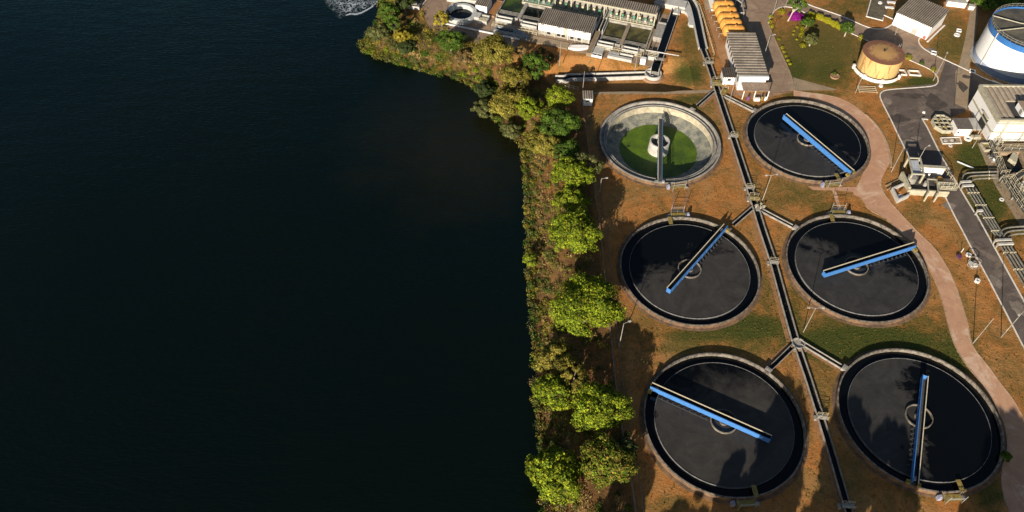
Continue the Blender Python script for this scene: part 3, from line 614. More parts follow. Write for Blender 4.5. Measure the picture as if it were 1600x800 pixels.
# upper part of main channel: trapezoid light channel beside the walkway
up = smooth(Pl([(1072, -6), (1083, 10), (1088, 30), (1093, 55), (1098, 78)]), 2)
channel('inlet_channel', 'curved pale concrete channel with railings at the head of the central channel', up, 1.3, .9, .28, .1, concrete_lt)
t = thing('retaining_block', 'pale curved concrete slab beside the head of the central channel', 'concrete slab', (*P(1072, 20), 0))
MB().prism(smooth(Pl([(1062, 8), (1072, 8), (1078, 14), (1080, 28), (1086, 44), (1074, 42), (1076, 30), (1071, 22), (1064, 20)]), 1), 0, .85).build('slab', concrete_lt, t)
rl = MB(); rail(rl, [P(*q) for q in ((1080, 0), (1092, 12), (1099, 33), (1107, 60), (1115, 88))], 1.0, .3, 1.5, .05)
tag(rl.build('channel_railing', railm), 'cream tube railing following the curved channel beside the walkway', 'railing')
# footbridges over the channel
def footbridge(label, px_, ang, w=1.3, L=2.6, deck=yellow, z=.78):
    p = P(*px_); t = thing('footbridge', label, 'footbridge', (p[0], p[1], 0), rad(ang), 'small footbridges over the central channel')
    L *= .82; w *= .85; fb = [MB().box(-L/2, L/2, -w/2, w/2, z, z+.08).build('deck', deck), rail(MB(), [(-L/2, -w/2, z), (L/2, -w/2, z)], 1., 0, 1.3, .03).build('handrail', railm), rail(MB(), [(-L/2, w/2, z), (L/2, w/2, z)], 1., 0, 1.3, .03).build('handrail', railm)]
    fb += [MB().box(a, a+.5, -w/2, w/2, 0, .4).build('step', concrete) for a in (-L/2-.5,)]
    for q in fb: q.parent = t
    return t
footbridge('small railed footbridge across the channel beside the drained tank', (1146, 216), -8, 1.1, 2.2, deck_lt)
footbridge('grey footbridge just above the yellow junction platform', (1171, 297), -8, .9, 2.2, deck_lt)
footbridge('yellow platform over the channel where the upper branches meet', (1177, 313), -8, 1.8, 2.6, yellow)
footbridge('small footbridge over the channel midway between the middle tanks', (1208, 413), -8, 1.2, 2.2, deck_lt)
footbridge('footbridge between the two nearest tanks, above the lower one', (1283, 655), -8, 1.1, 2.4, deck_lt)
footbridge('footbridge at the bottom edge, nearest to the lamp with twin heads', (1323, 793), -4, 1.1, 2.8, deck_lt)
footbridge('yellow railed platform over the channel beside the small dark-roofed hut', (1119, 133), -8, 3.0, 2.8, yellow)
footbridge('white footbridge over the channel above the small dark-roofed hut', (1107, 101), -6, 1.6, 2.6, deck_lt)
t = thing('valve_stand', 'cluster of pale valves beside the yellow junction platform', 'valves', (*P(1187, 327), 0)); fr = Fr(P(1187, 327), 0)
for u, v in ((-.9, .4), (0, -.3), (.9, .1), (.3, .9)): MB().cyl(fr(u, v), .12, 0, 1., 8).cyl(fr(u, v), .32, 1., 1.08, 10).build('valve', railm, t)
MB().box(-1.3, 1.4, -.7, 1.2, 0, .2, fr).build('base', concrete, t)
t = thing('valve_stand', 'yellow railed valve stand at the head of the branch channels', 'valves', (*P(1131, 146), 0)); fr = Fr(P(1131, 146), rad(-25))
MB().box(-.7, .7, -1.3, 1.3, .5, .6, fr).build('platform', yellow, t); rail(MB(), [fr(-.7, -1.3), fr(-.7, 1.3), fr(.7, 1.3)], 1., .6, 1.2, .05).build('railing', railm, t)
MB().cyl(fr(.2, 0), .15, .6, 1.3, 8).build('valve', yellow, t)

# long pale duct north of the tanks
dz = -2.5
dp = Pl([(868, 121), (882, 121), (890, 118.5), (930, 117.5), (1020, 114.5)], -1.5)
t = channel('long_duct', 'long pale concrete duct ending in a round chamber', dp, 1.1, 1.0, .22, .5, concrete_lt, 'duct', z=dz)
e = P(1021, 114, -1.3); MB().rev([(2.4, dz), (2.4, -1.2), (2.1, -1.2), (2.1, -1.95), (.01, -1.95)], 36, e).build('round_chamber', concrete_lt, t)
MB().rev([(3.2, dz-.2), (2.9, -2.3), (2.42, -2.2)], 36, e).build('chamber_skirt', concrete_red, t)
fl = [P(1024, 106, 1.), P(1040, 60, 1.), P(1056, 14, 1.)]
channel('wide_flume', 'wide black flume with thin white edges running up from the round chamber', fl, 1.2, 1.1, .14, .5, concrete_lt, 'flume', zb=2.6)
t = thing('sluice_gate', 'pale square sluice slab set in the top of the wide black flume', 'sluice gate', (*P(1058, 17, 1), 0)); fr = Fr(P(1058, 17, 1), rad(-17))
MB().box(-1.0, 1.0, -1.4, 1.4, .55, 1.05, fr).build('gate_slab', concrete_lt, t); MB().box(-.15, .15, -.15, .15, 1.05, 1.9, fr).build('spindle', railg, t)
t = thing('pipe_bridge', 'long thin pale pipe crossing the wide black flume', 'pipe', (*P(1035, 90), 0)); MB().tube([(*P(1008, 84), 1.3), (*P(1060, 93), 1.3)], .16, 6).build('pipe', concrete_lt, t)
MB().box(-1.2, 1.2, -.5, .5, 1.12, 1.2, Fr(P(1031, 93, 1), rad(-10))).build('grating', concrete, t)
# ------------------------------------------------------------------ filter complex (rotated frame)
FA = rad(-17.5); FC = Fr(P(840, 60), FA)
def lb(mb, u0, u1, v0, v1, z0, z1): return mb.box(u0, u1, v0, v1, z0, z1, FC)
def walls(parent, u0, u1, v0, v1, h, w=.3, m=concrete, name='basin_wall', z0=0):
    for a in ((u0, u1, v0, v0+w), (u0, u1, v1-w, v1), (u0, u0+w, v0+w, v1-w), (u1-w, u1, v0+w, v1-w)): lb(MB(), *a, z0, h).build(name, m, parent)
slab = lb(MB(), -31, 35, -2.6, 24, .0, .05).build('filter_yard_paving', paving); slab['kind'] = 'structure'
# white building with ribbed roof
t = thing('filter_house', 'white building with a ribbed fibre-cement roof in the middle of the filter basins', 'building', (*FC(7, 5), 0))
lb(MB(), -.4, 15.2, 1.9, 9.0, 1.6, 4.0).build('wall', white, t)
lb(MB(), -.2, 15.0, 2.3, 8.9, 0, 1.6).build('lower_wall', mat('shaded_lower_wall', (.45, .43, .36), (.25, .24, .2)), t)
for u in (2.2, 5.2, 6.6, 9.2, 11.4): lb(MB(), u, u+1.0, 2.24, 2.31, .5, 1.45).build('window', glassm, t)
for u in (-.3, 1.6, 4.6, 8.4, 10.6, 12.8, 14.8): lb(MB(), u, u+.25, 1.92, 2.28, 0, 1.6).build('column', concrete_lt, t)
lb(MB(), 7.2, 8.3, 1.86, 1.91, 1.62, 3.95).build('cream_panel', cream, t)
for u in (.3, 5.3, 9.6, 13.): lb(MB(), u, u+1., 1.85, 1.91, 3.6, 3.8).build('vent', darkm, t)
ribbed(t, FC, -.7, 15.4, 1.6, 9.3, 4.05, 4.35, 27, asbestos)
# gallery
t = thing('gallery_shed', 'long open-sided gallery with a ribbed roof and pale columns at the top edge', 'building', (*FC(12, 17), 0))
ribbed(t, FC, -9.5, 31.4, 15.3, 19.2, 5.05, 5.3, 62, asbestos)
lb(MB(), -9.6, 31.5, 15.1, 15.35, 4.7, 5.12).build('fascia', cream, t)
lb(MB(), -9.6, 31.5, 18.9, 19.1, .05, 4.9).build('rear_wall', concrete, t)
for u in np.linspace(-9.3, 31.2, 9): lb(MB(), u-.16, u+.16, 15.15, 15.45, .05, 4.7).build('column', cream, t)
lb(MB(), -9.5, 31.3, 14.9, 18.85, .05, 1.15).build('gallery_floor', concrete, t)
lb(MB(), -9.5, 31.3, 14.6, 14.88, .9, 1.3).build('floor_beam', cream, t)
rail(MB(), [FC(17.5, 14.75), FC(31.0, 14.75)], 1., 1.3, 1.0, .05).build('railing', railm, t)
rail(MB(), [FC(-9, 14.75), FC(15.0, 14.75)], 1., 1.3, 1.0, .05).build('railing', green_m, t)
gi = 0
for k, u in enumerate(np.linspace(-8.2, 30.2, 23)):
    if 15.2 < u < 17.4: continue
    p = FC(u, 16.2); mt = thing('valve_actuator', ('tall ' if k % 2 else 'short ')+('green' if k % 3 else 'pale')+' actuator under the gallery, '+('left of' if u < 16 else 'right of')+' the shaded channel, '+('far end', 'middle', 'near end')[min(2, int(abs(abs(u-16)-24)//8))], 'machine', (*p, 1.15), FA, 'valve actuators under the gallery roof')
    a_ = MB().box(-.35, .35, -.3, .3, 0, .9+.3*(k % 3)).build('body', green_m if k % 3 else concrete_lt); a_.parent = mt
    a_ = MB().tube([(0, 0, .9), (0, 0, 2.+.3*(k % 2)), (.4, 0, 2.+.3*(k % 2))], .1, 6).build('stem', railm); a_.parent = mt
    a_ = MB().rev([(.001, -.06), (.38, -.06), (.38, .06), (.001, .06)], 12).build('hand_wheel', green_m if k % 2 else railm); a_.parent = mt; a_.location = (0, -.32, 1.4); a_.rotation_euler = (PI/2, 0, 0)
# basins
def basin(label, u0, u1, v0, v1, wm, lv=.35, h=1.05, ntr=0, trv=None, tm=trough_m):
    t = thing('filter_basin', label, 'basin', (*FC((u0+u1)/2, (v0+v1)/2), 0), 0, 'rectangular filter basins')
    walls(t, u0, u1, v0, v1, h)
    w_ = lb(MB(), u0+.3, u1-.3, v0+.3, v1-.3, -.1, lv).build('water', wm, t)
    if ntr:
        a, b_ = trv; st = (b_-a)/ntr
        for k in range(ntr):
            v = a+st*k
            tr = thing_part(t)
            lb(MB(), u0+.35, u1-.35, v, v+.12, lv+.02, lv+.42).build('trough_wall', tm, t); lb(MB(), u0+.35, u1-.35, v+.55, v+.66, lv+.02, lv+.40).build('trough_wall', tm, t)
            lb(MB(), u0+.35, u1-.35, v+.09, v+.55, lv+.02, lv+.1).build('trough_bed', launder_w, t)
    return t
def thing_part(t): return t
basin('algae green filter basin left of the ribbed white building, nearest the round tank', -15.0, -8.1, 6.2, 17.5, algae, .3, 1.05, 3, (6.8, 9.8))
basin('black filter basin between the green basin and the white building', -7.6, -1.1, 5.8, 14.5, basin_w, .3, 1.05, 3, (6.2, 9.2))
basin('black filter basin behind the ribbed white building', -.6, 7.6, 9.5, 14.5, basin_w, .3, 1.05)
basin('black filter basin behind the white building, beside the blue-lit channel', 7.9, 15.1, 9.5, 14.5, basin_w, .3, 1.05)
basin('olive brown filter basin right of the blue-lit channel', 17.7, 23.9, 3.2, 14.5, sludge, .35, 1.05, 3, (3.6, 7.0))
basin('olive filter basin at the right end, under the gallery', 24.3, 31.2, 3.2, 14.5, sludge, .35, 1.05, 3, (3.6, 6.8))
t = thing('divider_walkway', 'narrow brown walkway between the two olive filter basins', 'walkway', (*FC(24.1, 9), 0)); lb(MB(), 23.75, 24.45, 3.3, 14.4, 1.06, 1.14).build('deck', slabm, t)
t = thing('divider_walkway', 'mottled walkway wall between the green basin and the black basin', 'walkway', (*FC(-7.8, 12), 0)); lb(MB(), -8.2, -7.5, 6.3, 17.4, 1.06, 1.14).build('deck', concrete, t)
# blue shaded channel and brown walkway
t = thing('settled_water_channel', 'deep shaded channel with two pale edges between white building and olive basins', 'channel', (*FC(16.3, 12), 0))
for u in (15.3, 16.4, 17.35): lb(MB(), u, u+.22, 7.6, 18, 0, 1.9).build('channel_wall', concrete_lt, t)
lb(MB(), 15.53, 17.34, 7.7, 17.9, 0, .5).build('channel_water', basin_w, t)
t = thing('walkway', 'brown walkway running down from the shaded channel to the louvred hopper', 'walkway', (*FC(16.6, 2), 0))
lb(MB(), 15.6, 16.9, -3.6, 7.5, 0, 1.2).build('deck', mat('brown_walk', (.30, .22, .13), (.2, .15, .1)), t); lb(MB(), 16.92, 17.12, -3.6, 7.5, 0, 1.4).build('kerb_wall', concrete, t)
t = thing('outlet_hopper', 'pale concrete hopper with a louvred mouth below the basins', 'hopper', (*FC(18, -2), 0))
lb(MB(), 17.15, 20.0, -2.6, .5, 0, .9).build('body', concrete_lt, t)
lb(MB(), 17.0, 20.1, -3.4, -2.62, 0, .75).build('mouth', white, t)
for k in range(2):
    for j in range(4): lb(MB(), 17.3+k*1.4, 18.5+k*1.4, -3.32+j*.17, -3.24+j*.17, .76, .8).build('louvre', darkm, t)
t = thing('wing_wall', 'white curved wing wall left of the louvred hopper', 'wall', (*FC(13, -.5), 0))
MB().prism(smooth([FC(9.9, -2.2), FC(12.4, -2.3), FC(15.3, -.6), FC(15.5, .7), FC(13, .2), FC(10.1, -.9)], 1), 0, .7).build('wall', white, t)
for (u0, u1, v0, v1, lab) in ((17.5, 22.2, 1.2, 2.9, 'white open-topped box below the left olive basin'), (24.9, 29.5, 1.0, 2.7, 'white open-topped box below the right olive basin'),
                              (-14.3, -9.2, 3.6, 5.3, 'grey open-topped box below the green basin'), (-6.4, -1.4, 3.4, 5.1, 'grey open-topped box nearest the left corner of the white building')):
    t = thing('outlet_box', lab, 'concrete box', (*FC((u0+u1)/2, v0), 0), 0, 'open-topped outlet boxes in front of the basins')
    walls(t, u0, u1, v0, v1, 1.5, .22, concrete_lt, 'box_wall'); lb(MB(), u0+.2, u1-.2, v0+.2, v1-.2, 0, .4).build('water', basin_w, t)
for (a, b_, v, lab) in ((-14.5, -.6, .9, 'cream railing in front of the grey boxes, left of the white building'), (17.6, 30.6, .3, 'yellowish railing in front of the white boxes')):
    tag(rail(rail(MB(), [FC(a, v), FC(b_, v)], 1.1, .05, 1.3, .06), [FC(a, v+1.1), FC(b_, v+1.1)], 1.1, .05, 1.3, .06).build('walkway_railing', railm), lab, 'railing')
t = thing('ramp_block', 'pale concrete ramp block with a slot below the right white box', 'concrete block', (*FC(25, -1.5), 0))
lb(MB(), 21.6, 28.6, -2.6, -1.6, 0, .9).build('front_wall', concrete_lt, t); lb(MB(), 21.6, 24.6, -1.6, -.2, 0, .8).build('slab', concrete_lt, t); lb(MB(), 24.8, 28.6, -.5, -.2, 0, 1.0).build('rear_wall', concrete_lt, t); lb(MB(), 24.6, 28.5, -1.59, -.51, 0, .25).build('slot_water', launder_w, t)
t = thing('control_cabinet', 'small bright white cabinet standing near the wide flume', 'cabinet', (*FC(31.7, -1.8), 0)); lb(MB(), 31.0, 32.5, -2.4, -1.2, .05, 1.9).build('body', white, t); lb(MB(), 31.0, 32.5, -1.15, -.4, .05, 1.4).build('door_side', concrete, t)
t = thing('grey_trough', 'weathered grey trough with rounded ends in front of the green basin', 'trough', (*FC(-8, -.3), 0))
walls(t, -13.1, -6.8, -1.5, 1.0, 1.1, .55, mat('blue_grey_weathered', (.30, .33, .34), (.14, .16, .17), .9, 1.4), 'trough_wall')
lb(MB(), -12.6, -7.3, -1., .5, 0, .4).build('trough_bed', basin_w, t)
MB().prism(smooth([FC(-6.8, .9), FC(-5.2, .9), FC(-3.6, -.2), FC(-2.2, -1.), FC(-2.2, -2.2), FC(-6.8, -1.6)], 1), 0, .9).build('apron', MATS['blue_grey_weathered'], t)
t = thing('paved_apron', 'beige paved apron below the white building windows', 'apron', (*FC(4, 0), 0)); lb(MB(), -2.2, 9.6, -2.4, .6, .0, .25).build('slab', slabm, t)
t = thing('round_basin', 'round open basin with a thick scalloped pale wall at the left end of the works', 'basin', (*P(721, 20, 1), 0)); c = P(721, 21, 1)
MB().rev([(4.6, 0), (4.6, 1.6), (3.7, 1.6), (3.4, .2)], 40, c, rad(-150), rad(170)).build('wall', mat('mottled_pale_wall', (.58, .6, .58), (.34, .36, .35), .9, 1.2), t)
MB().disc(4.2, .35, 40, c).build('water', basin_w, t); MB().box(3.4, 6., -1.2, 1.5, 0, 1.5, Fr(c, FA)).build('outlet_block', concrete_lt, t)
t = thing('small_shed', 'small white shed with a ribbed roof beside the round basin', 'shed', (*FC(-20, 8), 0))
lb(MB(), -21.6, -18.0, 6.6, 11.2, .05, 2.7).build('wall', white, t); ribbed(t, FC, -21.9, -17.7, 6.3, 11.5, 2.75, 2.95, 7, asbestos)
t = thing('grated_pit', 'small pale pit with iron bars between the shed and the grey trough', 'pit', (*FC(-18, 2.5), 0))
walls(t, -19.2, -16.3, 1.4, 4.8, 1.1, .3, concrete_lt, 'pit_wall')
for k in range(4): lb(MB(), -19.2, -16.4, 1.7+k*.4, 1.82+k*.4, 1.11, 1.18).build('bar', railm, t)
t = thing('planter_box', 'orange soil bed in a pale frame left of the green basin', 'planter', (*FC(-16.5, 9), 0)); walls(t, -17.4, -15.3, 5.6, 14, .6, .25, concrete_red, 'frame_wall'); lb(MB(), -17.1, -15.6, 5.9, 13.7, 0, .5).build('soil_bed', curbred, t)
t = thing('pale_roof_structure', 'pale concrete roof slab at the top edge beside the small shed', 'building', (*P(722, -6, 3), 0)); fr = Fr(P(720, -4, 2), FA); MB().box(-4.5, 8.5, -.5, 6, 0, 2., fr).build('wall', concrete_lt, t); MB().box(-4.7, 8.7, -.7, 6.2, 2.0, 2.2, fr).build('roof', concrete_lt, t)
t = thing('side_channel', 'grey block with a narrow channel at the right end of the basins', 'concrete block', (*FC(33, 14), 0)); lb(MB(), 32.2, 34.6, 9.5, 16.5, 0, 1.6).build('block', concrete, t); lb(MB(), 32.2, 34.6, 16.55, 17.2, 0, 1.7).build('head_wall', concrete_lt, t)
t = thing('edge_walkway', 'long railed walkway along the right side of the olive basins', 'walkway', (*FC(31.8, 5), 0)); lb(MB(), 31.25, 32.1, 0, 14, .05, 1.1).build('deck', slabm, t)
rail(MB(), [FC(31.3, 0), FC(31.3, 14)], 1., 1.1, 1.6, .05).build('handrail', railm, t); rail(MB(), [FC(32.6, -1), FC(33.3, 8)], 1., .1, 1.6, .05).build('handrail', railm, t)
t = thing('grated_pit', 'small pale grated frame at the lower right corner of the basins', 'frame', (*FC(32.5, 1.2), 0)); walls(t, 32.3, 35.4, .4, 3.4, 1.2, .25, concrete_lt, 'frame_wall')
for k in range(3): lb(MB(), 32.5, 35.2, .9+k*.75, 1.1+k*.75, 1.21, 1.3).build('bar', railm, t)
t = thing('red_soil_bed', 'orange soil strip between the basins and the wide flume', 'soil bed', (*FC(36, 8), 0)); lb(MB(), 35.6, 38.0, 0, 17.5, .05, .12).build('soil_bed', curbred, t)
t = thing('roof_block', 'flat dark roofed block behind the gallery', 'building', (*FC(30, 22), 0)); lb(MB(), 13.5, 32, 19.6, 22.5, 0, 2.6).build('wall', concrete_dk, t)
for k in range(3): lb(MB(), 20+k*5.5, 20.4+k*5.5, 19.5, 22.6, 2.61, 2.9).build('roof_rib', concrete_lt, t)
t = thing('head_works', 'pale concrete head works with a yellow rail at the top of the flume', 'building', (*P(1045, 8), 0)); fr = Fr(P(1042, 12, 0), FA); MB().box(-4, 5.5, -.6, 3.2, 0, 1.5, fr).build('wall', concrete_lt, t); MB().box(-4, -.5, 3.4, 7, 0, 2., fr).build('tower', concrete_lt, t); rail(MB(), [fr(-4, -.4), fr(-.6, -.4)], 1., 1.5, 1.2, .06).build('railing', yellow, t)
# long white kerb line and platform at far left
kerb(Pl([(688, 36), (812, 62)]), .2, .35, white, 0); kerb(Pl([(695, 22), (712, 0), (722, -14)]), .25, .3, concrete_lt, 0); kerb(Pl([(655, 15), (676, -12)]), .15, .25, kerbm, 0); kerb(Pl([(681, 51), (704, 60), (722, 66)]), .15, .2, concrete, 0)
t = thing('intake_platform', 'small grey intake platform with a railing above the scrub at the shore tip', 'platform', (*P(640, 10), 0)); fr = Fr(P(641, 10), rad(-12))
MB().box(-3.6, 3.4, -1.5, -1.2, -.8, 1.2, fr).build('front_wall', concrete_lt, t); MB().box(-3.5, 3.3, -1.19, 3.2, -.8, .6, fr).build('deck', concrete_dk, t)
rail(MB(), [fr(-3.5, 3), fr(-3.5, -1.3), fr(3.3, -1.3)], 1.1, .6, 1.5, .05).build('railing', railg, t); MB().box(-2.4, 2.2, 0, .5, .6, 1.5, fr).build('bench_block', concrete, t)
sheet('intake_road', [(662, 8), (682, -12), (722, -12), (706, 8), (694, 24), (720, 45), (812, 66), (806, 78), (760, 72), (700, 58), (672, 46), (664, 28)], .03, paving)
sheet('brown_yard', [(745, 42), (812, 62), (800, 76), (735, 62)], .045, paving)

# ------------------------------------------------------------------ guard hut
def hut(name, label, cx0, cx1, y0, y1, h, roofm, slope=.25, win=True):
    t = thing(name, label, 'hut', ((cx0+cx1)/2, y0, 0)); MB().box(cx0, cx1, y0, y1, 0, h).build('wall', white, t)
    ribbed(t, ID, cx0-.3, cx1+.3, y0-.3, y1+.3, h+.03, h+slope, max(4, int((cx1-cx0)/.45)), roofm)
    if win:
        w = MB().box((cx0+cx1)/2-.5, (cx0+cx1)/2+.5, y0-.06, y0-.01, h*.5, h*.82).build('window', railg, t); MB().box((cx0+cx1)/2-.4, (cx0+cx1)/2+.4, y0-.09, y0-.062, h*.55, h*.78).build('pane', glassm, w)
    return t
hut('guard_hut', 'tiny white hut with a brown ribbed roof at the corner beside the trees', 18.6, 21.0, 166.9, 169.4, 2.5, asbestos, .3)
hut('pump_hut', 'small white hut with a dark roof between the walkway channel and the long building', 57.6, 60.7, 176.6, 180.2, 2.6, mat('dark_roof_sheet', (.10, .085, .075), (.07, .06, .05)), .2)
# ------------------------------------------------------------------ long ribbed building
t = thing('long_building', 'long building with a broad striped roof and peeling white side wall', 'building', (64.7, 184, 0))
MB().box(61.2, 68.4, 174.3, 194.3, 0, 4.4).build('wall', peel, t)
for k in range(9): w = MB().box(61.13, 61.18, 175.3+k*2.15, 176.3+k*2.15, 1.9, 3.3).build('window', glassm, t)
ribbed(t, ID, 60.6, 68.9, 174.5, 194.6, 4.45, 4.45, 17, asbestos, along='u', rib=.3)
MB().box(60.9, 68.8, 173.75, 174.48, 4.0, 4.85).build('end_beam', white, t)
for k in range(9):
    x = 61.7+k*.79; MB().box(x, x+.77, 170.3, 173.7, 2.9+.02*(k % 2), 3.0+.02*(k % 2)).build('porch_roof_sheet', porch, t)
for x in (61.9, 65., 68.6): MB().box(x, x+.2, 170.4, 170.6, 0, 2.88).build('porch_post', white, t)
for x, m_, lab in ((63.2, mat('violet_cloth', (.2, .07, .3)), None), (66.9, yellow, None), (67.9, white, None)): MB().box(x, x+.5, 169.9, 170.25, .05, 1.2).build('drum', m_, t)
MB().box(65.0, 66.6, 169.6, 170.3, .05, .9).build('counter', white, t)
# orange horizontal tanks
for k in range(5):
    y = 198.4+3.1*k; x = 61.0-.25*k
    t = thing('orange_tank', ['orange horizontal tank nearest to the striped-roof building', 'second orange horizontal tank counted from the striped-roof building', 'middle orange horizontal tank in the row', 'fourth orange tank, next to the white cube building', 'farthest orange tank, cut by the top edge'][k], 'tank', (x+2.8, y, 0), 0, 'row of orange horizontal tanks')
    pf = [(.001, -3.3), (.9, -3.1), (1.45, -2.7), (1.7, -2.1), (1.7, 2.1), (1.45, 2.7), (.9, 3.1), (.001, 3.3)]
    b_ = MB().rev(pf, 28); b_.v = [(z, x_, y_) for x_, y_, z in b_.v]
    q = b_.build('body', orange, smooth=True); q.parent = t; q.location = (0, 0, 2.4)
    for s in (-1.9,):
        b_ = MB().rev([(1.7, -.05), (1.74, -.05), (1.74, .05), (1.7, .05)], 28, closed=True); b_.v = [(z, x_, y_) for x_, y_, z in b_.v]; q = b_.build('hoop', mat('hoop_orange', (.6, .27, .04))); q.parent = t; q.location = (s, 0, 2.4)
    for s in (-1.7, 1.7):
        q = MB().box(s-.2, s+.2, -1.0, 1.0, 0, 1.3).build('saddle', concrete_dk); q.parent = t
    q = MB().cyl((-.2, 0), .3, 0, .35, 12).build('manhole', orange); q.parent = t; q.location = (.5, 0, 4.0)
    q = MB().tube([(-3.0, 0, 1.3), (-3.8, 0, 1.3), (-3.8, 0, .2)], .12, 6).build('outlet_pipe', railg); q.parent = t
t = thing('cube_building', 'bright white flat-topped building left of the orange tanks', 'building', (*P(1117, 12), 0)); a = P(1111, 17); b2 = P(1126, 16)
MB().box(a[0], b2[0], a[1], a[1]+11, 0, 2.9).build('wall', white, t); MB().box(a[0]+.3, b2[0]-.3, a[1]+.5, a[1]+10.5, 2.9, 3.0).build('roof', deck_lt, t)
t = thing('pipe_stand', 'grey pipe run standing in the dark yard right of the orange tanks', 'pipe frame', (*P(1158, 20), 0))
for a in (((1148, 8), (1157, 15), (1160, 30), (1148, 30)), ((1163, -4), (1157, 15))): MB().tube([(*P(*q), 2.2) for q in a], .22, 6).build('pipe', railg, t)
for q in ((1148, 8), (1157, 15), (1160, 30), (1148, 30)): MB().tube([(*P(*q), 0), (*P(*q), 2.2)], .12, 6).build('post', railg, t)
sheet('dark_yard', [(1142, -12), (1153, -12), (1156, 20), (1164, 48), (1157, 48), (1146, 25)], .04, asphalt)

# ------------------------------------------------------------------ workshop top right
rTL, rFL, rFR, rBR = P(1421, -1, 5), P(1399.5, 19, 4.4), P(1457, 44, 4.4), P(1481, 15, 5)
ang = math.atan2(rFR[1]-rFL[1], rFR[0]-rFL[0]); WF = Fr(rFL, ang); LW = math.dist(rFL, rFR); DW = math.dist(rFR, rBR)
t = thing('workshop_building', 'white workshop with a dark striped sloping roof at the bend of the road', 'building', (*WF(LW/2, 0), 0))
MB().box(.3, LW-.3, .4, DW-.3, 0, 4.3, WF).build('wall', white, t); ribbed(t, WF, 0, LW, 0, DW, 4.35, 5.0, 19, asbestos, rib=.2)
MB().box(LW-1.4, LW-.6, .33, .38, .1, 1.0, WF).build('red_notice', mat('faded_red', (.5, .12, .12)), t)
MB().box(LW*.55, LW*.55+1.5, .33, .38, 0, 2.1, WF).build('door', concrete_lt, t)
MB().box(LW+.3, LW+.7, -.3, DW, 0, .3, WF).build('side_kerb', white, t); MB().box(LW-.25, LW+.28, -.2, DW, 0, .14, WF).build('side_walk', curbred, t)
for lab, q, w_, d_, h_ in (('white low block behind the workshop, largest of the pair', (1492, 9), 5.5, 1.6, 1.6), ('white narrow block in front of the larger one behind the workshop', (1494, -3), 6.5, 2.8, 2.), ('small white block beside the concrete strip road', (1516, 14), 1.6, 1.2, 1.2)):
    p = P(*q); t = thing('white_block', lab, 'block', (*p, 0), 0, 'white blocks near the top right corner'); fr = Fr(p, rad(-12)); MB().box(-w_/2, w_/2, -d_/2, d_/2, 0, h_, fr).build('body', white, t); MB().box(-w_/2-.1, w_/2+.1, -d_/2-.1, d_/2+.1, h_, h_+.12, fr).build('cap', concrete_lt, t)
# grave-like slab yard above the road
sheet('weathered_slab', [(1366, -12), (1355, 24), (1379, 31), (1385, 22), (1391, -12)], .035, m_road('speckled_slab', (.16, .14, .10), (.08, .07, .055), (.22, .18, .12), .5))
kerb(Pl([(1364, -12), (1353.5, 26), (1379, 32.5), (1380, 28)]), .12, .2, white, 0); kerb(Pl([(1381, 24), (1397, 31)]), .12, .2, white, 0)
for k, q in enumerate(((1392, 5), (1389, 13))):
    t = thing('white_bench', ('upper' if k == 0 else 'lower')+' white slab seat at the edge of the speckled slab', 'slab', (*P(*q), 0)); MB().box(-1.3, 1.3, -.5, .5, .3, .45, Fr(P(*q), rad(-8))).build('seat', white, t); MB().box(-1., -.8, -.4, .4, 0, .3, Fr(P(*q), rad(-8))).box(.8, 1., -.4, .4, 0, .3, Fr(P(*q), rad(-8))).build('leg', white, t)
def manhole(label, q, r=.55, sq=False, h=.3):
    p = P(*q); t = thing('manhole', label, 'manhole', (*p, 0), 0, 'white manhole rings')
    if sq: walls_at(t, p, r, h)
    else: MB().rev([(r*1.25, 0), (r*1.25, h), (r*.6, h), (r*.6, .05)], 20, p).build('ring', white, t); MB().disc(r*.6, .06, 16, p).build('pit', darkm, t)
def walls_at(t, p, r, h):
    fr = Fr(p, rad(-20)); 
    for a in ((-r, r, -r, -r+.25), (-r, r, r-.25, r), (-r, -r+.25, -r+.25, r-.25), (r-.25, r, -r+.25, r-.25)): MB().box(*a, 0, h, fr).build('ring_wall', white, t)
    MB().box(-r+.25, r-.25, -r+.25, r-.25, 0, .06, fr).build('pit', darkm, t)
manhole('upper of the two white manholes in the dry grass beside the concrete strip', (1498, 48), .7, True); manhole('lower of the two white manholes in the dry grass beside the concrete strip', (1495, 55), .7)
manhole('square white manhole on the kerb bend', (1459, 83), .8, True); manhole('white manhole ring on the road edge below the big white tank', (1519, 112), .8, True)
manhole('small white manhole by the corner of the plaza kerb', (1376, 135), .45); manhole('round white well head near the small lab building', (1512, 217), .8); manhole('square white manhole in the plaza above the hexagonal frame', (1443, 176), .35, True)
manhole('pale manhole cover on the speckled slab', (1375, 5), .5); manhole('white well ring near the wire cage by the road', (1513, 399), .5); manhole('white drum on the orange soil below the wire cage', (1526, 440), .45, False, .6)
manhole('grey stone ring beside the long paved strip at the bottom lawn', (1462, 303), .35); manhole('white cover on the lawn beside the pipes', (1565, 312), .45, False, .12)
for q in ((1476, 220), (1490, 219), (1485, 228)): manhole({1476: 'left pale round cover below the framed slab on the lawn', 1490: 'right pale round cover just below the framed slab', 1485: 'lowest pale round cover on the lawn below the framed slab'}[q[0]], q, .4, False, .1)
t = thing('framed_slab', 'rectangular slab with a pale frame on the lawn below the small lab building', 'slab', (*P(1486, 221), 0)); p0, p1, p2, p3 = Pl([(1469, 216), (1499, 215), (1502, 224), (1473, 225)])
MB().strip([p0, p1, p2, p3, p0], .12, 0, .25).build('frame', kerbm, t); MB().prism([p0, p1, p2, p3], 0, .1).build('slab', slabm, t)
for q in ((1477, 220.5), (1487, 219.5)): MB().cyl(P(*q), .5, .1, .25, 14).build('lid', concrete_lt, t)
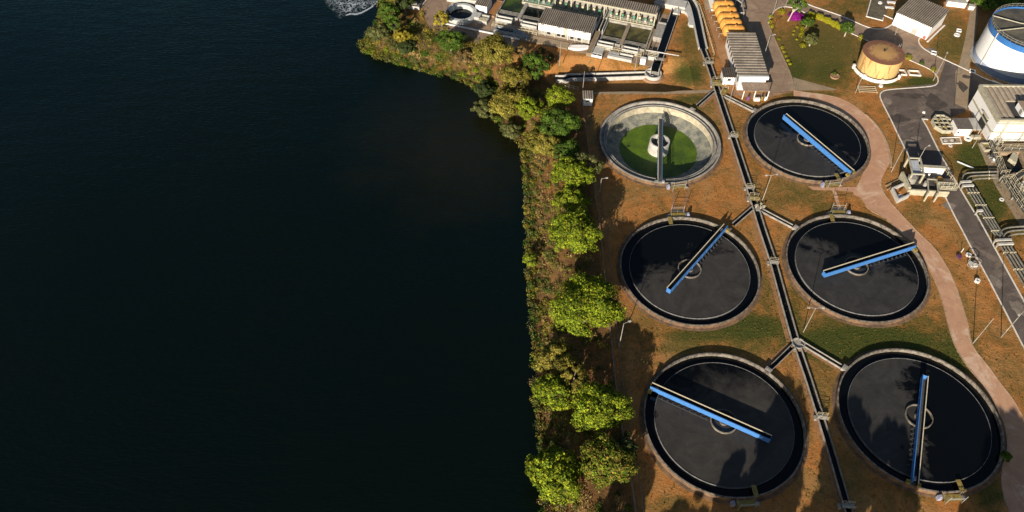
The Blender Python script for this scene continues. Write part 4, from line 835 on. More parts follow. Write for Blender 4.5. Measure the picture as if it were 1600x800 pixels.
# small lab building and hexagonal frame
t = thing('small_building', 'small white flat-roofed building left of the large white hall', 'building', (116.8, 158, 0)); MB().box(115.0, 118.6, 156.7, 160.6, 0, 2.5).build('wall', white, t); MB().box(114.8, 118.8, 156.5, 160.8, 2.5, 2.65).build('roof', mat('grey_flat_roof', (.17, .15, .13), (.12, .1, .09)), t); MB().box(115.3, 115.7, 156.6, 156.69, 1, 1.5).build('vent', darkm, t)
MB().box(118.9, 121.3, 156.9, 161.5, 1.9, 2.1).build('canopy', concrete_lt, t); MB().box(119., 119.15, 157, 157.15, 0, 1.9).box(121., 121.15, 157, 157.15, 0, 1.9).build('canopy_post', cream, t); MB().box(119., 121.4, 155.5, 156.4, 0, .8).build('bench', cream, t)
hx = P(1474.5, 191.5, 1.0); t = thing('hexagonal_frame', 'cream eight-sided concrete frame with open cells', 'frame', (*hx, 0)); N = 8
ring = [(hx[0]+2.75*math.cos(2*PI*(k+.5)/8), hx[1]+3.3*math.sin(2*PI*(k+.5)/8)) for k in range(9)]
MB().strip(ring, .15, 0, 1.05).build('outer_wall', cream, t)
MB().prism(ring[:8], 0, .1).build('floor', concrete_dk, t)
for k in range(-1, 2): MB().box(hx[0]-2.4, hx[0]+2.4, hx[1]+k*1.5-.09, hx[1]+k*1.5+.09, .8, 1.07).build('cross_beam', cream, t)
for k in range(-1, 2): MB().box(hx[0]+k*1.3-.08, hx[0]+k*1.3+.08, hx[1]-2.9, hx[1]+2.9, .8, 1.05).build('cross_beam', cream, t)
for k in range(5): MB().cyl((hx[0]+R_.uniform(-1.6, 1.6), hx[1]+R_.uniform(-2, 2)), .3, 0, 1.1, 8).build('valve', yellow, t)
# large white hall
t = thing('white_hall', 'large white building with a barrel-ribbed roof and cream bands at the right edge', 'building', (123, 155, 0)); X1 = 152
MB().box(122.8, X1, 154.8, 168.6, 0, 6.6).build('wall', white, t)
MB().box(122.6, X1, 154.6, 155.2, 6.6, 7.4).box(122.6, 123.2, 155.2, 168.8, 6.6, 7.4).box(123.2, X1, 168.3, 168.9, 6.6, 7.3).build('parapet', cream, t)
for z in (0., 3.1, 5.9): MB().box(122.62, X1, 154.66, 154.79, z, z+.38).build('band', cream, t)
for k in range(5): MB().box(124.9+k*5.6, 125.4+k*5.6, 154.58, 154.655, 0, 6.58).build('pilaster', cream, t)
for z in (2.6, 5.9): MB().box(122.64, 122.79, 155.2, 168.5, z, z+.5).build('side_band', cream, t)
MB().box(122.66, 122.79, 158.5, 161.5, .0, 4.3).build('dark_opening', darkm, t); MB().box(122.1, 122.6, 158.2, 161.6, 4.3, 4.5).build('canopy', cream, t)  # dark panel stands in for the unlit opening in the west wall
bp = MB(); nseg = 6; w = 1.35
vs = []; fs = []
for e_ in (0, 1):
    for k in range(nseg+1): a = PI*k/nseg; vs.append((w/2-w/2*math.cos(a), e_*1.0, .45*math.sin(a)))
for k in range(nseg): fs.append([k, k+1, nseg+2+k, nseg+1+k])
fs += [list(range(nseg+1))[::-1], list(range(nseg+1, 2*nseg+2))]
bme = bpy.data.meshes.new('roof_vault'); bme.from_pydata(vs, [], fs); bme.materials.append(mat('beige_vault_roof', (.42, .35, .27), (.3, .24, .18)))
for k in range(21):
    o = bpy.data.objects.new('roof_vault', bme); COL.objects.link(o); o.parent = t; ln = 12.2 if k < 3 else 5.6; y0_ = 168.2-ln; o.location = Vector((123.3+k*1.36, y0_, 6.65))-t.location; o.scale = (1, ln, 1)
MB().box(127.4, X1-.1, 155.3, 162.5, 6.55, 6.7).build('flat_roof', mat('flat_roof_shade', (.06, .06, .065), (.04, .04, .04)), t)  # shadow in front of the roof room is put into this dark colour
MB().box(129.0, X1, 156.6, 160.4, 6.7, 8.6).build('roof_room', white, t); MB().box(128.8, X1+.1, 156.3, 160.6, 8.6, 8.75).build('roof_room_slab', porch, t)
MB().box(128.93, 128.99, 157.2, 158.2, 6.9, 8.2).build('roof_room_door', concrete, t)
# ------------------------------------------------------------------ orange-cream tank with rusty roof
oc = P(1381, 82, 5.5)
t = thing('rusty_roof_tank', 'cream round tank with a rust-brown roof standing on the garden lawn', 'tank', (*oc, 0)); OR = 5.6
MB().rev([(OR, 0), (OR, 5.3), (OR+.08, 5.35), (OR+.08, 5.5)], 64, oc).build('shell', creamtank, t)
q = MB().rev([(OR+.1, 5.5), (.001, 5.95)], 64, oc).build('roof', rustroof, t)
for k in range(10):
    a = 2*PI*k/10+.3; a2 = a+.35; MB().tube([(oc[0]+(OR+.05)*math.cos(a+(a2-a)*s), oc[1]+(OR+.05)*math.sin(a+(a2-a)*s), 5.2*(1-s)) for s in (0, .25, .5, .75, 1)], .05, 4).build('brace', mat('rust_steel', (.32, .12, .04)), t)
MB().rev([(6.7, 0), (6.7, .95), (6.45, .95), (6.45, 0)], 40, oc, rad(178), rad(318), True).build('bund_wall', white, t)
for a in (178, 222, 266, 318): x, y = oc[0]+6.58*math.cos(rad(a)), oc[1]+6.58*math.sin(rad(a)); MB().box(-.35, .35, -.35, .35, 0, 1.15, Fr((x, y), rad(a))).build('bund_pier', white, t)
MB().cyl(oc, .25, 5.9, 6.3, 10).tube([(oc[0], oc[1], 6.), (oc[0]+.9, oc[1]+.2, 6.4)], .06, 5).build('roof_vent', darkm, t)
ld = MB(); a = rad(28); x, y = oc[0]+(OR+.3)*math.cos(a), oc[1]+(OR+.3)*math.sin(a)
for s in (-.25, .25): ld.tube([(x+s, y, 0), (x+s, y, 6.4)], .05, 4)
for k in range(14): ld.tube([(x-.25, y, .3+k*.42), (x+.25, y, .3+k*.42)], .03, 4)
ld.build('ladder', railg, t)
t = thing('valve_pit', 'two open white-framed pits beside the rusty roof tank', 'pit', (*P(1408, 114), 0))
for (a, b_) in (((1401, 110), (1416, 118)), ((1418, 111), (1438, 119))):
    p = P(*a); q = P(*b_); MB().strip([(p[0], p[1]), (q[0], p[1]-.2), (q[0], q[1]), (p[0], q[1]+.3), (p[0], p[1])], .13, 0, .4).build('frame', kerbm, t)
t = thing('ribbed_grid', 'low pale grid of bars beside the earth path under the rusty tank', 'grid', (*P(1353, 141), 0)); fr = Fr(P(1355, 141), rad(-2))
for k in range(4): MB().box(-2.3, 2.3, -1.2+k*.8, -1.08+k*.8, .3, .4, fr).build('bar', railm, t)
MB().box(-2.4, -2.3, -1.3, 1.5, 0, .45, fr).box(2.3, 2.4, -1.3, 1.5, 0, .45, fr).build('frame', railm, t)
# ------------------------------------------------------------------ big white tank
wc = (142.4, 188.9); WR = 10.4; H = 11.
t = thing('white_water_tank', 'huge white cylindrical tank with a blue band and railed roof at the top right', 'tank', (*wc, 0))
MB().rev([(WR, 0), (WR, H-1.6)], 128, wc).build('shell', whitetank, t, smooth=True); MB().rev([(WR+.03, H-1.6), (WR+.03, H), (WR-.25, H), (WR-.25, H-.5)], 128, wc).build('blue_band', blue_t, t)
MB().rev([(WR-.2, H-.45), (.001, H+.35)], 96, wc).build('roof', mat('streaked_olive_roof', (.15, .135, .10), (.07, .068, .062), .8, .35), t)
rail(MB(), [(wc[0]+(WR-.15)*math.cos(a), wc[1]+(WR-.15)*math.sin(a)) for a in np.linspace(0, 2*PI, 49)], 1.1, H, 1.4, .045).build('roof_railing', railg, t)
for a in (rad(148), rad(190)):
    MB().tube([(wc[0]+(WR-.1)*math.cos(a), wc[1]+(WR-.1)*math.sin(a), H+.25), (wc[0]+3*math.cos(a+.15), wc[1]+3*math.sin(a+.15), H+.75), (wc[0]+8, wc[1]-1, H+.7)], .14, 6).build('roof_pipe', cream, t)
a = rad(195); MB().tube([(wc[0]+(WR+.15)*math.cos(a), wc[1]+(WR+.15)*math.sin(a), z) for z in (0, H+.3)], .14, 6).build('down_pipe', concrete_lt, t)
MB().rev([(WR+.9, .03), (WR+.7, .15), (WR+.05, .2)], 96, wc).build('base_ring', concrete, t)
MB().rev([(WR+.02, .2), (WR+.025, 1.7)], 128, wc).build('blue_grey_skirt', mat('blue_grey_skirt', (.33, .40, .56), (.3, .36, .5)), t)
kerb([(wc[0]+(WR+2.2)*math.cos(a), wc[1]+(WR+2.2)*math.sin(a)) for a in np.linspace(rad(225), rad(285), 10)], .15, .15)

# ------------------------------------------------------------------ chemical dosing structure (1390-1476, 240-320)
b = P(1422, 308); fr = Fr(P(1425, 303), rad(-4))
t = thing('dosing_station', 'cream open-topped concrete station with frames and railings beside the road', 'building', (*b, 0))
MB().box(-1.6, 8.2, -.4, 0, 0, 1.7, fr).build('front_wall', cream, t)
MB().prism([fr(-1.6, 0), fr(-1.0, 0), fr(-1.6, 5.4), fr(-2.2, 5.2)], 0, 2.2).build('side_wall', cream, t)
MB().box(-1., 8., 0, 6.0, 0, .8, fr).build('floor', concrete_dk, t); MB().box(2.5, 8.2, 6., 6.4, 0, 3.4, fr).build('rear_wall', white, t); MB().box(1.9, 8.5, 5.9, 6.8, 3.4, 3.55, fr).build('rear_roof', cream, t)
for (u0, u1, v0, v1, z, mm) in ((-.6, 2.2, 3.2, 8.8, 3.6, cream),):
    MB().strip([fr(u0, v0), fr(u1, v0), fr(u1+.4, v1), fr(u0+.4, v1), fr(u0, v0)], .17, z, z+.25).build('portal_frame', mm, t)
    MB().prism([fr(u0+.3, v0+.3), fr(u1-.3, v0+.3), fr(u1, v1-.3), fr(u0+.6, v1-.3)], z-.5, z-.3).build('frame_water', mat('pale_blue_slab', (.5, .53, .58)), t)
    for u, v in ((u0, v0), (u1, v0), (u1+.4, v1), (u0+.4, v1)): MB().box(u-.2, u+.2, v-.2, v+.2, 0, z, fr).build('frame_column', mm, t)
MB().strip([fr(2.3, -2.2), fr(3.2, 2.6), fr(5.4, 2.6), fr(4.6, -2.2)], .14, 2.7, 2.9).build('front_frame', cream, t)
for u in (2.3, 4.6): MB().box(u-.18, u+.18, -2.35, -2., 0, 2.7, fr).build('frame_column', cream, t)
MB().cyl(fr(.2, 3.6), 1.1, .8, 2.3, 24).build('mixing_vat', concrete, t); MB().cyl(fr(.2, 3.6), .95, 2.31, 2.33, 24).build('vat_lid', railg, t)
for u, v in ((3., 4.), (5.2, 4.2)): MB().box(u, u+1.3, v, v+1.2, .8, 2., fr).build('dosing_box', darkm, t)
MB().cyl(fr(6.9, 3.9), .8, .8, 2., 16).build('yellow_vat', mat('ochre', (.45, .25, .05)), t); MB().cyl(fr(3.2, 2.2), .5, .8, 2.2, 12).build('pump', railg, t)
rail(MB(), [fr(8.1, 5.9), fr(9.3, 2.), fr(9.3, -.5), fr(5.5, -.5)], 1.1, 2.6, 1.2, .06).build('railing', railm, t); MB().box(5.4, 9.4, -.4, 2.4, 2.45, 2.58, fr).build('balcony', cream, t)
rail(MB(), [fr(5.2, .8), fr(9.2, .8)], 1.1, 2.6, 1.2, .05).build('railing', railm, t)
t = thing('soil_hopper', 'open white-walled bunker holding red soil beside the dosing station', 'bunker', (*P(1403, 303), 0)); p0, p1, p2, p3 = Pl([(1392, 299), (1414, 290), (1418, 309), (1401, 317)])
MB().strip([p1, p0, p3, p2], .16, 0, 1.3).build('bunker_wall', concrete_lt, t); MB().prism([p0, p1, p2, p3], 0, .25).build('soil_heap', curbred, t); MB().box(-1.2, .8, -.4, .5, .25, .7, Fr(P(1406, 309), rad(20))).build('sack', white, t)
tt = P(1412, 296); MB().prism([tt, P(1416, 303), P(1408, 308), P(1403, 303)], .25, .9).build('soil_mound', curbred, t)
for k, q in enumerate((((1386, 297), (1408, 283)), ((1384, 291), (1404, 281)))):
    tag(MB().strip(Pl(q), .15, 0, .3).build('timber_beam', slabm), ('lower' if k == 0 else 'upper')+' long timber beam lying on the soil above the bunker', 'beam')

# ------------------------------------------------------------------ pipe racks
pipe_n = 0
def piperack(label, paths, z, r=.2, group='bundles of pale pipes beside the road'):
    p0 = paths[0][0]; t = thing('pipe_bundle', label, 'pipes', (*p0, 0), 0, group)
    for p in paths:
        pp = smooth(p, 2); q = MB().tube([(*a, z) for a in pp], r, 8).build('pipe', pipem, t, smooth=True)
        L = 0; fl = MB()
        for a, b_ in zip(p[:-1], p[1:]):
            d = math.dist(a, b_); n = int(d//4)
            for k in range(n):
                s = (k+.5)/n; c_ = (a[0]+(b_[0]-a[0])*s, a[1]+(b_[1]-a[1])*s); dx, dy = (b_[0]-a[0])/d, (b_[1]-a[1])/d
                fl.tube([(c_[0]-dx*.08, c_[1]-dy*.08, z), (c_[0]+dx*.08, c_[1]+dy*.08, z)], r+.12, 8)
        fl.build('flange', railm, q) if fl.v else None
    return t
A = []
for d in (0, 1, 2):
    A.append([P(1560-0*d, 268+d*5., 1.1), P(1530, 269+d*5, 1.1), P(1508+d*6, 270+d*5.2, 1.1), P(1503+d*6.5, 277+d*4.5, 1.1), P(1504+d*6.5, 290, 1.1)])
piperack('three pipes turning down at the lawn corner, upper bundle beside the black basin', A, 1.1, .2)
piperack('upper run of parallel pipes along the road kerb', [[P(1508+d*5, 292, .9), P(1557+d*4.2, 371, .9)] for d in range(4)], .9, .19)
A = []
for d in (0, 1, 2): A.append([P(1640, 352+d*6., 1.1), P(1590, 354+d*5.5, 1.1), P(1570+d*5, 356+d*5.5, 1.1), P(1562+d*6, 363+d*4, 1.1), P(1562+d*6, 374, 1.1)])
piperack('three pipes turning down to the lower beam at the right edge', A, 1.1, .22)
piperack('lower run of parallel pipes leaving at the right edge', [[P(1562+d*5.3, 382, .9), P(1610+d*6, 462, .9)] for d in range(4)], .9, .21)
for lab, a, b_ in (('upper cream beam across the pipes at the lawn corner', (1501, 285), (1517, 284)), ('second cream beam across the pipes at the lawn corner', (1504, 291), (1521, 290)), ('upper beam over the lower pipes', (1555, 376), (1580, 375)), ('lower beam over the lower pipes', (1559, 382), (1583, 381)), ('small beam midway along the upper pipe run', (1527, 330), (1535, 329))):
    t = thing('pipe_support', lab, 'support beam', (*P(*a), 0), 0, 'beams over the pipes'); MB().strip(Pl((a, b_), 1.3), .28, 1.25, 1.6).build('beam', concrete_lt, t)
    for q in (a, b_): w = P(*q, 1.3); MB().box(w[0]-.15, w[0]+.15, w[1]-.15, w[1]+.15, 0, 1.25).build('post', concrete, t)
tag(MB().tube([(*P(1495, 253), .2), (*P(1521, 264), .2)], .2, 8).build('loose_pipe', mat('pale_blue_pipe', (.55, .6, .6), (.45, .5, .5))), 'single pale blue pipe lying across the green lawn', 'pipe')
# ------------------------------------------------------------------ black basins at the right edge
t = thing('chemical_basin', 'black square basin with a stepped walkway at the right edge', 'basin', (*P(1570, 262), 0))
cb = [P(1551, 244), P(1590, 243), P(1603, 276), P(1567, 279)]
MB().strip(cb+[cb[0]], .3, 0, 1.5).build('basin_wall', slabm, t); MB().prism(cb, 0, .4).build('water', basin_w, t)
cb2 = [P(1594, 243), P(1640, 243), P(1655, 276), P(1607, 276)]
MB().strip(cb2+[cb2[0]], .3, 0, 1.5).build('basin_wall', slabm, t); MB().prism(cb2, 0, .4).build('water', basin_w, t)
MB().prism([P(1577, 247, 1.5), P(1584, 236, 1.5), P(1591, 244, 1.5), P(1588, 255, 1.5)], .5, 1.55).build('chute', cream, t); MB().strip([P(1551, 240), P(1640, 239)], 1., 0, 1.4).build('terrace', slabm, t)
def ladder_walk(label, pts, w=1.2, z=1.6):
    p = Pl(pts, z); t = thing('grated_walkway', label, 'walkway', (*p[0], 0), 0, 'railed walkways at the right edge')
    MB().strip(p, w/2, z-.1, z).build('deck', deckm, t)
    for s in (-1, 1): rail(MB(), offs(p, s*w/2), 1.1, z, 2.2, .045).build('handrail', railm, t)
    for q in p: MB().box(q[0]-.12, q[0]+.12, q[1]-.12, q[1]+.12, 0, z-.1).build('post', concrete, t)
ladder_walk('railed walkway going down along the left edge of the black basin', [(1549, 224), (1555, 240), (1567, 272)])
ladder_walk('railed walkway between the two pipe bends at the right edge', [(1569, 278), (1585, 305), (1612, 345)])
ladder_walk('outer railed walkway leaving the picture at the right', [(1580, 280), (1602, 312), (1640, 365)], 1.)
ladder_walk('short railed platform under the black basin', [(1566, 275), (1579, 274)], 1.6)
ladder_walk('yellowish railed walkway under the second black basin', [(1583, 282), (1597, 273), (1625, 272)], 1.4)
ladder_walk('railed terrace walkway in front of the white hall', [(1566, 233), (1640, 231)], 1.1)
t = thing('yellow_tray', 'yellow open tray beside the corner of the white hall', 'tray', (*P(1536, 230), 0)); p = Pl([(1531, 226), (1543, 226), (1548, 236), (1538, 237)]); MB().strip(p+[p[0]], .15, 0, .7).build('tray_wall', cream, t); MB().prism(p, 0, .3).build('tray_bed', yellow, t)
for k, q in enumerate(((1553, 222), (1556, 230), (1548, 246), (1552, 252), (1590, 300), (1595, 290))):
    p = P(*q); t = thing('pump_set', ['pale pump nearest the corner of the white hall', 'pump beside the upper walkway', 'dark pump left of the black basin', 'white pump left of the black basin', 'pale blue pump by the outer walkway', 'grey pump under the yellowish walkway'][k], 'pump', (*p, 0), 0, 'pumps around the black basins')
    MB().box(p[0]-.7, p[0]+.7, p[1]-.5, p[1]+.5, 0, .5).build('base', concrete, t); MB().cyl(p, .42, .5, 1.3, 12).build('body', (concrete_lt, railg, darkm, white, concrete_lt, railg)[k], t); MB().tube([(p[0], p[1], 1.3), (p[0], p[1], 1.8), (p[0]+1.1, p[1], 1.8), (p[0]+1.1, p[1], .2)], .12, 6).build('pipe', railm, t)
sheet('side_walk', [(1527, 224), (1533, 222), (1549, 262), (1566, 290), (1600, 345), (1640, 410), (1630, 412), (1592, 350), (1556, 292), (1543, 262)], .04, slabm)
sheet('terrace_paving', [(1505, 205), (1546, 222), (1700, 228), (1700, 300), (1600, 345), (1566, 290), (1549, 262), (1533, 222)], .05, slabm)
t = thing('wire_cage', 'pale hexagonal wire cage standing by the road kerb', 'cage', (*P(1520, 414), 0)); p = P(1520, 414)
for z in (.05, 1.5): MB().tube([(p[0]+1.3*math.cos(PI/3*k), p[1]+1.3*math.sin(PI/3*k), z) for k in range(7)], .06, 5).build('hoop', railg, t)
for k in range(6): MB().tube([(p[0]+1.3*math.cos(PI/3*k), p[1]+1.3*math.sin(PI/3*k), 0), (p[0]+1.3*math.cos(PI/3*k), p[1]+1.3*math.sin(PI/3*k), 1.5)], .06, 5).build('post', railg, t)
MB().box(p[0]-.8, p[0]+.8, p[1]-.7, p[1]+.7, 0, .5).build('slab', concrete_lt, t); MB().cyl(p, .4, .5, 1.1, 10).build('pump', railg, t)
tag(MB().box(-.35, .35, -.5, .5, 0, .5, Fr(P(1498, 402), .3)).build('small_block', mat('violet_block', (.12, .05, .14))), 'small dark violet block lying on the orange soil', 'block')
t = thing('sign_post', 'short white post with a plate by the road verge', 'post', (*P(1502, 394), 0)); MB().tube([(*P(1502, 394), 0), (*P(1502, 394), 1.3)], .08, 5).build('post', white, t)

# ------------------------------------------------------------------ lamp posts
def lamp(label, q, h, arms=2, az=0., arm=1.1, m=concrete):
    p = P(*q); t = thing('lamp_post', label, 'lamp post', (*p, 0), rad(az), 'lamp posts around the plant')
    a = [MB().tube([(0, 0, 0), (0, 0, h)], [.10, .06], 8).build('pole', m)]
    for s in ((-1, 1) if arms == 2 else (1,))[:arms]:
        a.append(MB().tube([(0, 0, h-.15), (s*arm*.6, 0, h+.05), (s*arm, 0, h+.1)], .055, 5).build('arm', m)); a.append(MB().box(s*arm-.1 if s > 0 else s*arm-.45, s*arm+.45 if s > 0 else s*arm+.1, -.17, .17, h+.02, h+.15).build('lamp_head', concrete_lt))
    for q_ in a: q_.parent = t
    return t
lamp('twin-headed lamp post beside the valves, below the black-water tank', (1190, 316), 9.2, 2, 8); lamp('twin-headed lamp post left below the tank whose bridge reaches the path', (1255, 519), 8.8, 2, 0, 1.3)
lamp('short single-arm lamp post on the soil below the drained tank', (937, 300), 4.6, 1, 8); lamp('single-arm lamp post standing in tree shade left of the middle tank', (967, 543), 8.9, 1, 20)
lamp('plain pole between the earth path and the plaza kerb', (1392.4, 268.8), 8.2, 0); lamp('pole with a floodlight at the corner of the plaza and road', (1427, 265), 7.5, 1, 30)
lamp('plain pole at the bend of the earth path', (1520.5, 536), 9, 0); lamp('tall lamp pole by the lower road kerb', (1564, 527), 9.2, 2, 35)
lamp('plain pole on the lawn against the rusty roof tank', (1336, 146), 7, 0); lamp('thin pole at the road bend in front of the workshop', (1395, 62), 6, 0); lamp('white pole on the lawn corner beside the plaza', (1458, 126), 8.5, 1, 60)
lamp('pole standing in the shade beside the striped-roof building', (1193, 90), 7.5, 1, 15); lamp('pole in front of the porch', (1139, 161), 7.2, 0); lamp('pole behind the tiny white hut', (910, 146), 7.5, 0); lamp('thin pole on the orange soil above the long duct', (874, 103), 8.0, 0)
lamp('pole between the control cabinet and the long duct', (992, 110), 8.0, 0); lamp('pole with a round base on the lawn by the white hall', (1519, 231), 7.5, 0); lamp('twin-headed lamp whose heads show at the bottom edge', (1361, 862), 8.8, 2, 5, 1.3)
lamp('pole beside the garden hedge corner', (1207, 24), 5.5, 0); lamp('pole beyond the kerb under the top edge', (1226, 14), 6.5, 0); lamp('pole at the lower end of the road verge', (1567, 397), 1.3, 0)
# low boundary wall with wire fence along the tree belt
fpx = [(907, 150), (912, 176), (918, 220), (927, 290), (936, 345), (942, 400), (952, 505), (962, 600), (976, 700), (988, 760), (994, 805), (1003, 870)]
t = thing('boundary_wall', 'low concrete boundary wall along the belt of trees', 'wall', (*P(907, 150), 0)); fp = Pl(fpx)
MB().strip(fp, .16, -.4, .42).build('wall', mat('dusty_wall', (.28, .21, .14), (.16, .12, .08)), t)
MB().strip(offs(fp, 1.5), .10, -.2, .1).build('drain_edge', MATS['dusty_wall'], t)
t = thing('gate_frame', 'small pale wooden rail fence at the head of the boundary wall', 'fence', (*P(893, 143), 0)); rail(MB(), [P(882, 137), P(903, 143)], 1.4, 0, 1.2, .07).build('fence_rail', railm, t)

# ------------------------------------------------------------------ vegetation
PAL = {'lime': [(.22, .285, .014), (.13, .19, .012), (.30, .32, .02), (.08, .12, .012)], 'green': [(.07, .13, .016), (.045, .095, .014), (.11, .16, .018)], 'olive': [(.23, .205, .032), (.15, .155, .028), (.31, .235, .04)],
       'dark': [(.035, .06, .016), (.05, .075, .02), (.07, .085, .025)], 'grey': [(.12, .135, .04), (.085, .105, .028), (.17, .16, .06)], 'brown': [(.20, .135, .05), (.14, .10, .04), (.25, .16, .06)],
       'yellow': [(.31, .26, .025), (.22, .20, .02), (.35, .25, .03)], 'straw': [(.38, .28, .10), (.28, .20, .07), (.46, .33, .13)], 'purple': [(.30, .012, .26), (.22, .008, .20), (.38, .03, .32)],
       'mixlime': [(.17, .22, .014), (.10, .15, .012), (.26, .18, .035), (.07, .09, .015)], 'hedge': [(.30, .29, .014), (.24, .26, .012), (.36, .30, .02)]}
def leaf_arrays(cen, nor, size, pal, rs, jit=.55, tone=.25):
    n = len(cen); nor = nor+rs.normal(0, jit, (n, 3)); nor /= np.linalg.norm(nor, axis=1, keepdims=True)+1e-9
    a = np.cross(nor, rs.normal(0, 1, (n, 3))); a /= np.linalg.norm(a, axis=1, keepdims=True)+1e-9; b = np.cross(nor, a)
    s = size*rs.uniform(.6, 1.35, (n, 1)); asp = rs.uniform(.5, .9, (n, 1))
    co = np.stack([cen-a*s, cen-b*s*asp, cen+a*s, cen+b*s*asp], 1)
    pal = np.array(pal); col = pal[rs.randint(0, len(pal), n)]*(1+rs.uniform(-tone, tone, (n, 1)))
    return co.reshape(-1, 3), np.repeat(col, 4, 0)
def leaf_mesh(name, co, col):
    me = np_mesh(name, co, np.arange(len(co)).reshape(-1, 4)); color_attr(me, 'col', col); me.materials.append(leafm); return me
def crown_pts(c, rx, ry, rz, ncl, per, rs, pal, leaf, jit=.5):
    """clumps spread through an uneven dome"""
    u = rs.normal(0, 1, (ncl, 3)); u[:, 2] = np.abs(u[:, 2])*1.1-.35; u /= np.linalg.norm(u, axis=1, keepdims=True)
    ph = rs.uniform(0, 6.28, 4); th = np.arctan2(u[:, 1], u[:, 0])
    lump = 1+.13*np.sin(2*th+ph[3])*rs.uniform(.3, 1)+.11*np.sin(3*th+ph[0])+.09*np.sin(5*th+ph[1]+u[:, 2]*2)+.08*np.sin(8*th+ph[2]+u[:, 2]*4)
    rr_ = (rs.uniform(.55, 1, ncl)**.5)*lump; k = np.array([rx, ry, rz]); cc_ = u*k*rr_[:, None]+np.array(c); cr = .17*min(rx, ry)*rs.uniform(.7, 1.35, ncl)+.15
    cens = []; nors = []
    v = rs.normal(0, 1, (ncl, per, 3)); v /= np.linalg.norm(v, axis=2, keepdims=True); v[:, :, 2] = np.where(rs.uniform(0, 1, (ncl, per)) < .75, np.abs(v[:, :, 2]), v[:, :, 2])
    cen = cc_[:, None, :]+v*cr[:, None, None]*np.array([1, 1, .75])*rs.uniform(.75, 1.05, (ncl, per, 1)); nor = v*.9+u[:, None, :]*.5
    co, col = leaf_arrays(cen.reshape(-1, 3), nor.reshape(-1, 3), leaf, pal, rs, jit)
    tint = np.repeat(rs.uniform(.6, 1.3, ncl)*(1+.18*np.sin(th*2+ph[1])*np.cos(u[:, 2]*3+ph[2])), per*4)[:, None]; return co, col*tint
ti = 0
def tree(name, label, q, rpx, h, pal, zc=None, base=0., dens=1., leaf=.26, cat='tree', asp=1., group='trees of the shoreline belt', trunk=trunkm, world=None, rw=None, lean=(0, 0)):
    global ti; ti += 1; rs = np.random.RandomState(100+ti)
    zc = h*.62+base if zc is None else zc
    p = P(q[0], q[1], zc) if world is None else world
    dist = math.sqrt(p[0]**2+p[1]**2+(CH-zc)**2); R = rpx*dist*.97/CF if rw is None else rw
    t = thing(name, label, cat, (p[0]+lean[0], p[1]+lean[1], base), 0, group); rz = max(.8, (h+base-zc)*1.0)
    ncl = int(120*dens*max(.25, min(2.2, (R/4.)**1.6))); per = 76
    co, col = crown_pts((p[0]-t.location[0], p[1]-t.location[1], zc-base), R, R*asp, rz, ncl, per, rs, PAL[pal], leaf)
    o = bpy.data.objects.new('crown', leaf_mesh('crown', co, col)); COL.objects.link(o); o.parent = t
    tk = MB(); th_ = zc-base; tk.tube([(0, 0, -.2), (-lean[0]*.4, -lean[1]*.4, th_*.5), (-lean[0], -lean[1], th_)], [R*.07+.08, R*.05+.06, R*.03+.04], 7)
    for k in range(6):
        a = 2*PI*k/6+rs.uniform(0, .8); tk.tube([(-lean[0]*.4, -lean[1]*.4, th_*.5), (R*.35*math.cos(a)-lean[0]*.8, R*.35*math.sin(a)-lean[1]*.8, th_*.85), (R*.7*math.cos(a)-lean[0], R*.7*math.sin(a)-lean[1], th_+rz*.3)], [R*.035+.05, R*.025+.03, .03], 5)
    k_ = tk.build('trunk', trunk); k_.parent = t; return t
